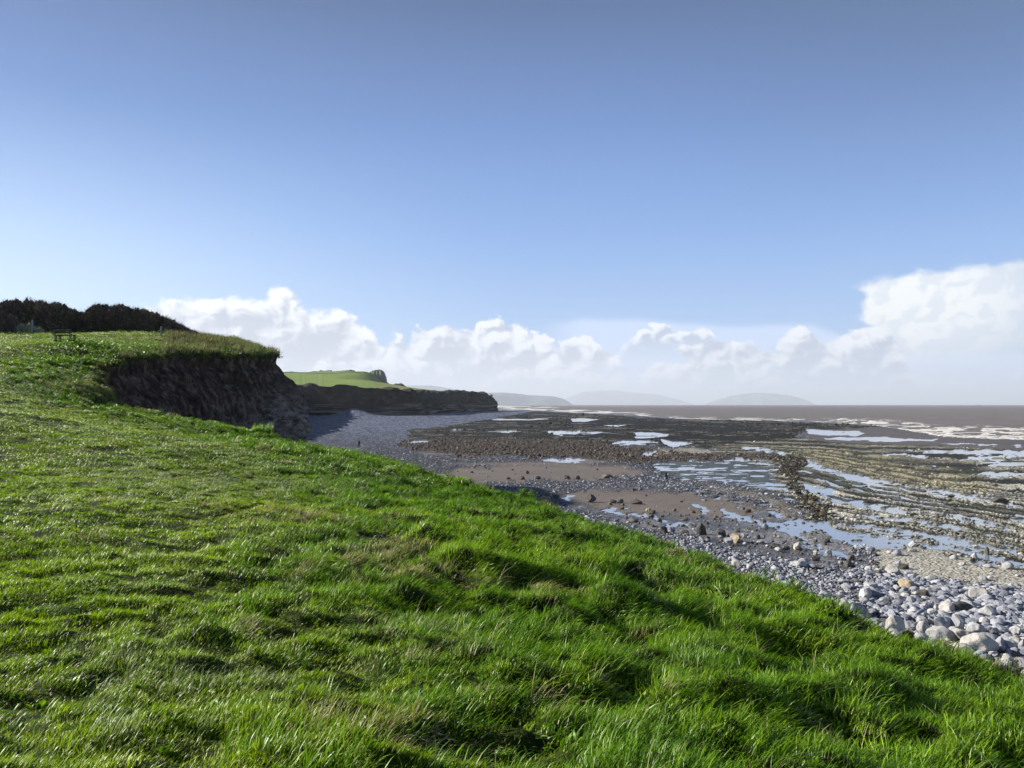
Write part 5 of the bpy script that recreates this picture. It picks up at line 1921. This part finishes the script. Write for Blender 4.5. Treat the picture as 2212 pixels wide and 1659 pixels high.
# ------------------------------------------------------------------ person
def person():
    g = G(358.9, 447.8, 0.15)
    J = {'pel': (0, 0, .93), 'ab': (0, -.01, 1.10), 'ch': (0, -.02, 1.30), 'nk': (0, -.02, 1.47), 'hd0': (0, -.05, 1.54), 'hd1': (0, -.05, 1.66), 'hd2': (0, -.04, 1.73),
         'ls': (-.17, -.02, 1.41), 'le': (-.23, -.02, 1.14), 'lw': (-.20, -.14, .95), 'lh': (-.19, -.17, .87),
         'rs': (.17, -.02, 1.41), 're': (.23, -.01, 1.14), 'rw': (.21, -.12, .95), 'rh': (.20, -.15, .87),
         'lhip': (-.10, 0, .88), 'lk': (-.11, -.08, .49), 'la': (-.11, .02, .09), 'lt': (-.12, -.14, .04),
         'rhip': (.10, 0, .88), 'rk': (.11, .02, .49), 'ra': (.11, .12, .09), 'rt': (.12, -.03, .04)}
    RD = {'pel': .15, 'ab': .14, 'ch': .17, 'nk': .06, 'hd0': .075, 'hd1': .10, 'hd2': .07, 'ls': .085, 'le': .06, 'lw': .045, 'lh': .04, 'rs': .085, 're': .06, 'rw': .045, 'rh': .04,
          'lhip': .11, 'lk': .075, 'la': .05, 'lt': .04, 'rhip': .11, 'rk': .075, 'ra': .05, 'rt': .04}
    E = [('pel', 'ab'), ('ab', 'ch'), ('ch', 'nk'), ('nk', 'hd0'), ('hd0', 'hd1'), ('hd1', 'hd2'), ('ch', 'ls'), ('ls', 'le'), ('le', 'lw'), ('lw', 'lh'), ('ch', 'rs'), ('rs', 're'), ('re', 'rw'), ('rw', 'rh'),
         ('pel', 'lhip'), ('lhip', 'lk'), ('lk', 'la'), ('la', 'lt'), ('pel', 'rhip'), ('rhip', 'rk'), ('rk', 'ra'), ('ra', 'rt')]
    ks = list(J)
    me = bpy.data.meshes.new('person')
    me.from_pydata([J[k] for k in ks], [(ks.index(a), ks.index(b)) for a, b in E], [])
    o = link('person', me)
    sm = o.modifiers.new('skin', 'SKIN')
    for k, sv in zip(ks, me.skin_vertices[0].data):
        sv.radius = (RD[k], RD[k])
        sv.use_root = (k == 'pel')
    sm.use_smooth_shade = True
    ss = o.modifiers.new('sub', 'SUBSURF')
    ss.levels = ss.render_levels = 1
    me.materials.append(mat_plain('dark_clothes', (0.014, 0.016, 0.022), 0.9, 0.1, 0.2, 5))
    o.location = (g[0], g[1], 0.12)
    o.rotation_euler = (0, 0, R(160))
    tag(o, 'person in dark clothes walking alone on the shingle beach', 'person')
    bm = bmesh.new()
    bmesh.ops.create_icosphere(bm, subdivisions=2, radius=0.115)
    bmesh.ops.translate(bm, vec=(0, -.03, 1.66), verts=bm.verts)
    for v in [v for v in bm.verts if v.co.y < -.085 and v.co.z < 1.70]:
        v.co.y = -.085
    bm_obj('hair', bm, mat_plain('hair', (0.02, 0.015, 0.012), 0.7, 0.2), o)


person()

# ------------------------------------------------------------------ stalks on the headland, plants in the near turf
def stalk_sources(k, n, rad, h0, h1, mat, seed, lean=0.25):
    return [tuft('t', n, rad, h0, h1, 0.045, lean, 0.15, 0.15, mat, seed + i, 2) for i in range(k)]


M['stalk'] = grass_mat('stalks', [(0.0, (0.05, 0.05, 0.022)), (0.4, (0.11, 0.115, 0.04)), (0.7, (0.19, 0.175, 0.08)), (1.0, (0.30, 0.27, 0.16))], 0.2, 0.35, 0.6)
M['scrub'] = grass_mat('scrub', [(0.0, (0.030, 0.040, 0.015)), (0.5, (0.060, 0.075, 0.028)), (1.0, (0.13, 0.12, 0.055))], 0.2, 0.3, 0.6)
nn = 5200
pxs = RNG.uniform(120, 279, nn)
yy = RNG.uniform(56, 99, nn)
x = (pxs - 512) / FPX * yy
y = yy
d = dist_line(EDGE_LINE, x, y)
den = np.clip(np.interp(pxs, [120, 150, 172, 200, 245, 262, 279], [.06, .15, .8, 1, .9, .5, .25]), 0, 1) * np.where((yy > 92) & (pxs < 190), 0.3, 1)
den = den * sstep(d, 32, 14) * np.where(pxs > 165, 1, sstep(d, 4, 1))
k = inside(LAND_POLY, x, y) & (RNG.random(nn) < den)
x, y, d = x[k], y[k], d[k]
z = land_z(x, y, d)
m = len(x)
idx = np.where(RNG.random(m) < 0.55, RNG.integers(0, 3, m), RNG.integers(3, 6, m))
s = RNG.uniform(.6, 1.15, m)
scatter('dry_grass', np.stack([x, y, z], -1), np.stack([0 * x, 0 * x, RNG.normal(0, .6, m)], -1), np.stack([s, s, s], -1), idx,
        stalk_sources(3, 26, 0.45, 0.35, 0.85, M['stalk'], 2000) + stalk_sources(3, 40, 0.5, 0.15, 0.45, M['scrub'], 2010, 0.7), 'rough dry stalks on the headland top', 'dry grass')
# ragged growth hanging over the rim of the dark face and the bay head
L = resample(np.array(edge3)[len(NEAR_EDGE) - 2:len(edge3) - 5, :2], 0.16)
L = np.repeat(L, 3, axis=0)
tgt = L + RNG.normal(0, 0.28, L.shape)
tgt = tgt[inside(LAND_POLY, tgt[:, 0], tgt[:, 1]) | (dist_line(EDGE_LINE, tgt[:, 0], tgt[:, 1]) < 0.15)]
d = dist_line(EDGE_LINE, tgt[:, 0], tgt[:, 1])
z = land_z(tgt[:, 0], tgt[:, 1], d) - np.where(inside(LAND_POLY, tgt[:, 0], tgt[:, 1]), 0, d * 1.2)
m = len(z)
s = RNG.uniform(.3, 0.75, m) * np.where(tgt[:, 1] > 79, 0.6, 1)
scatter('dry_grass', np.column_stack([tgt, z]), np.stack([RNG.normal(0, .5, m), RNG.normal(0, .5, m), RNG.uniform(0, 6.28, m)], -1), np.stack([s, s, s], -1), RNG.integers(0, 6, m),
        stalk_sources(3, 40, 0.30, 0.15, 0.42, M['stalk'], 2100, 0.8) + stalk_sources(3, 40, 0.30, 0.12, 0.35, M['scrub'], 2110, 0.9), 'ragged grass hanging over the rim of the dark cliff', 'dry grass')


def clump(label, px, py, Yd, h, n, rad, mat, seed, lean=0.35, wid=0.02, name='grass_tuft', cat='grass tuft'):
    p = P(px, py, Yd)
    o = tuft(name, n, rad, h * 0.45, h, wid, lean, 0.25, 0.4, mat, seed, 4)
    col.objects.link(o)
    o.location = (p[0], p[1], gnd(p) - 0.01)
    return tag(o, label, cat)


clump('dark green tuft standing up on the cliff edge nearest the person', 351, 457, 36.5, 0.62, 420, 0.38, M['grass_lush'], 3001)
clump('pale yellowish tuft poking above the cliff edge', 404, 469, 31.5, 0.42, 320, 0.20, M['grass_pale'], 3002)
clump('small brownish tuft on the cliff edge beyond the yellowish one', 437, 478, 29, 0.26, 240, 0.24, M['grass_dry'], 3003)
clump('tall green tuft beside the base of the dark headland', 262, 434, 43.3, 0.62, 420, 0.6, M['grass_lush'], 3004)
clump('wispy pale tuft on the edge above the boulders', 857, 616, 10.6, 0.32, 220, 0.16, M['grass_pale'], 3005, 0.7, 0.006)


def leafy(label, px, py, Yd, n, ln, seed, colr=(0.10, 0.24, 0.02)):
    g = np.random.default_rng(seed)
    p = P(px, py, Yd)
    root = thing('leafy_plant', (p[0], p[1], gnd(p)), label, 'plant')
    m, t, out = new_mat('dock_leaf')
    nz_ = t.noise(pos(t), 30, 3, 0.6)
    b = principled(t, None, t.mix(nz_, tuple(0.7 * k for k in colr), tuple(1.3 * k for k in colr)), 0.4, 0.4)
    tr = t.n.new('ShaderNodeBsdfTranslucent')
    t.set(tr.inputs[0], tuple(1.3 * k for k in colr))
    mx = t.n.new('ShaderNodeMixShader')
    mx.inputs[0].default_value = 0.4
    t.l.new(b.outputs[0], mx.inputs[1])
    t.l.new(tr.outputs[0], mx.inputs[2])
    t.l.new(mx.outputs[0], out.inputs[0])
    for k in range(n):
        a = g.uniform(0, 6.28)
        le = g.uniform(0.2, 0.9)
        L_ = ln * g.uniform(.7, 1.1)
        vs, fs = [], []
        for i in range(8):
            t_ = i / 7
            w = L_ * 0.17 * math.sin(math.pi * min(1, t_ * 0.93 + 0.05)) ** 0.8 * (1 if t_ > 0.2 else 0.35)
            r = math.sin(le) * L_ * t_
            z = math.cos(le) * L_ * t_ - 0.25 * L_ * t_ * t_ * math.sin(le) + 0.03
            cx, cy = r * math.cos(a), r * math.sin(a)
            sx, sy = -math.sin(a) * w, math.cos(a) * w
            vs += [(cx - sx, cy - sy, z + w * .35), (cx, cy, z), (cx + sx, cy + sy, z + w * .35)]
        for i in range(7):
            o = i * 3
            fs += [(o, o + 1, o + 4, o + 3), (o + 1, o + 2, o + 5, o + 4)]
        me = bpy.data.meshes.new('leaf')
        me.from_pydata(vs, [], fs)
        me.polygons.foreach_set('use_smooth', [True] * len(me.polygons))
        me.materials.append(m)
        link('leaf', me, root)
    return root


leafy('bright broad leaved plant alone in long grass left of centre', 385, 506, 16.5, 5, 0.30, 1)
leafy('broad leaved plant near the cliff edge above the shingle', 608, 547, 13.5, 7, 0.24, 2)
leafy('broad leaves half sunk in a dark hollow of the slope', 800, 652, 6.6, 5, 0.13, 3, (0.08, 0.2, 0.02))
p = P(303, 489, 19)
t0 = thing('flower', (p[0], p[1], gnd(p)), 'tiny yellow flower in the grass below the cliff tip', 'flower')
bm = bmesh.new()
tube(bm, [(0, 0, -.02), (0.01, 0, .16), (0.02, 0, .27)], [.006, .005, .005], 6)
bm_obj('stem', bm, M['grass_lush'], t0)
bm = bmesh.new()
for k in range(14):
    a = k / 14 * 6.283
    q = [bm.verts.new((0.02 + r * math.cos(a + da), r * math.sin(a + da), 0.27 + z)) for r, da, z in ((0.006, 0, 0), (0.035, -.16, .012), (0.045, 0, .016), (0.035, .16, .012))]
    bm.faces.new(q)
bm_obj('petals', bm, mat_plain('yellow_petal', (0.75, 0.55, 0.02), 0.6, 0.2), t0)

# small far ship on the horizon
g = G(978.3, 404.6 + 1.2, -0.3)
Yd = 9000.0
sx_ = (978.3 - 512) / FPX * Yd
t0 = thing('ship', (sx_, Yd, -0.4), 'tiny ship on the horizon at the right', 'ship')
bm = bmesh.new()
v = [bm.verts.new(c) for c in [(-38, -7, 0), (34, -7, 0), (46, 0, 0), (34, 7, 0), (-38, 7, 0), (-42, -8, 9), (36, -8, 9), (54, 0, 12), (36, 8, 9), (-42, 8, 9)]]
for k in range(5):
    bm.faces.new((v[k], v[(k + 1) % 5], v[5 + (k + 1) % 5], v[5 + k]))
bm.faces.new(v[5:])
bm.faces.new(v[:5][::-1])
t0.scale = (0.6, 0.6, 0.6)
bm_obj('hull', bm, mat_plain('hull_paint', (0.05, 0.06, 0.08), 0.6, 0.3), t0, False)
bm = bmesh.new()
box(bm, (-24, 0, 17), (16, 12, 16), bev=0.5)
bm_obj('deckhouse', bm, mat_plain('ship_white', (0.5, 0.5, 0.5), 0.6, 0.3), t0, False)

# ------------------------------------------------------------------ haze
bm = bmesh.new()
bmesh.ops.create_cube(bm, size=1.0)
me = bpy.data.meshes.new('haze')
bmesh.ops.scale(bm, vec=(150000, 110000, 1202), verts=bm.verts)
bmesh.ops.translate(bm, vec=(0, 54000, 601 - 5), verts=bm.verts)
bm.to_mesh(me)
bm.free()
hm, t, out = new_mat('haze_air')
pv = t.n.new('ShaderNodeVolumePrincipled')
pv.inputs['Color'].default_value = (0.80, 0.88, 1.0, 1)
pv.inputs['Density'].default_value = 0.000050
pv.inputs['Anisotropy'].default_value = 0.1
t.l.new(pv.outputs[0], out.inputs['Volume'])
me.materials.append(hm)
hz = link('haze', me)
tag(hz, 'thin pale sea haze over the whole coast', 'haze', kind='stuff')
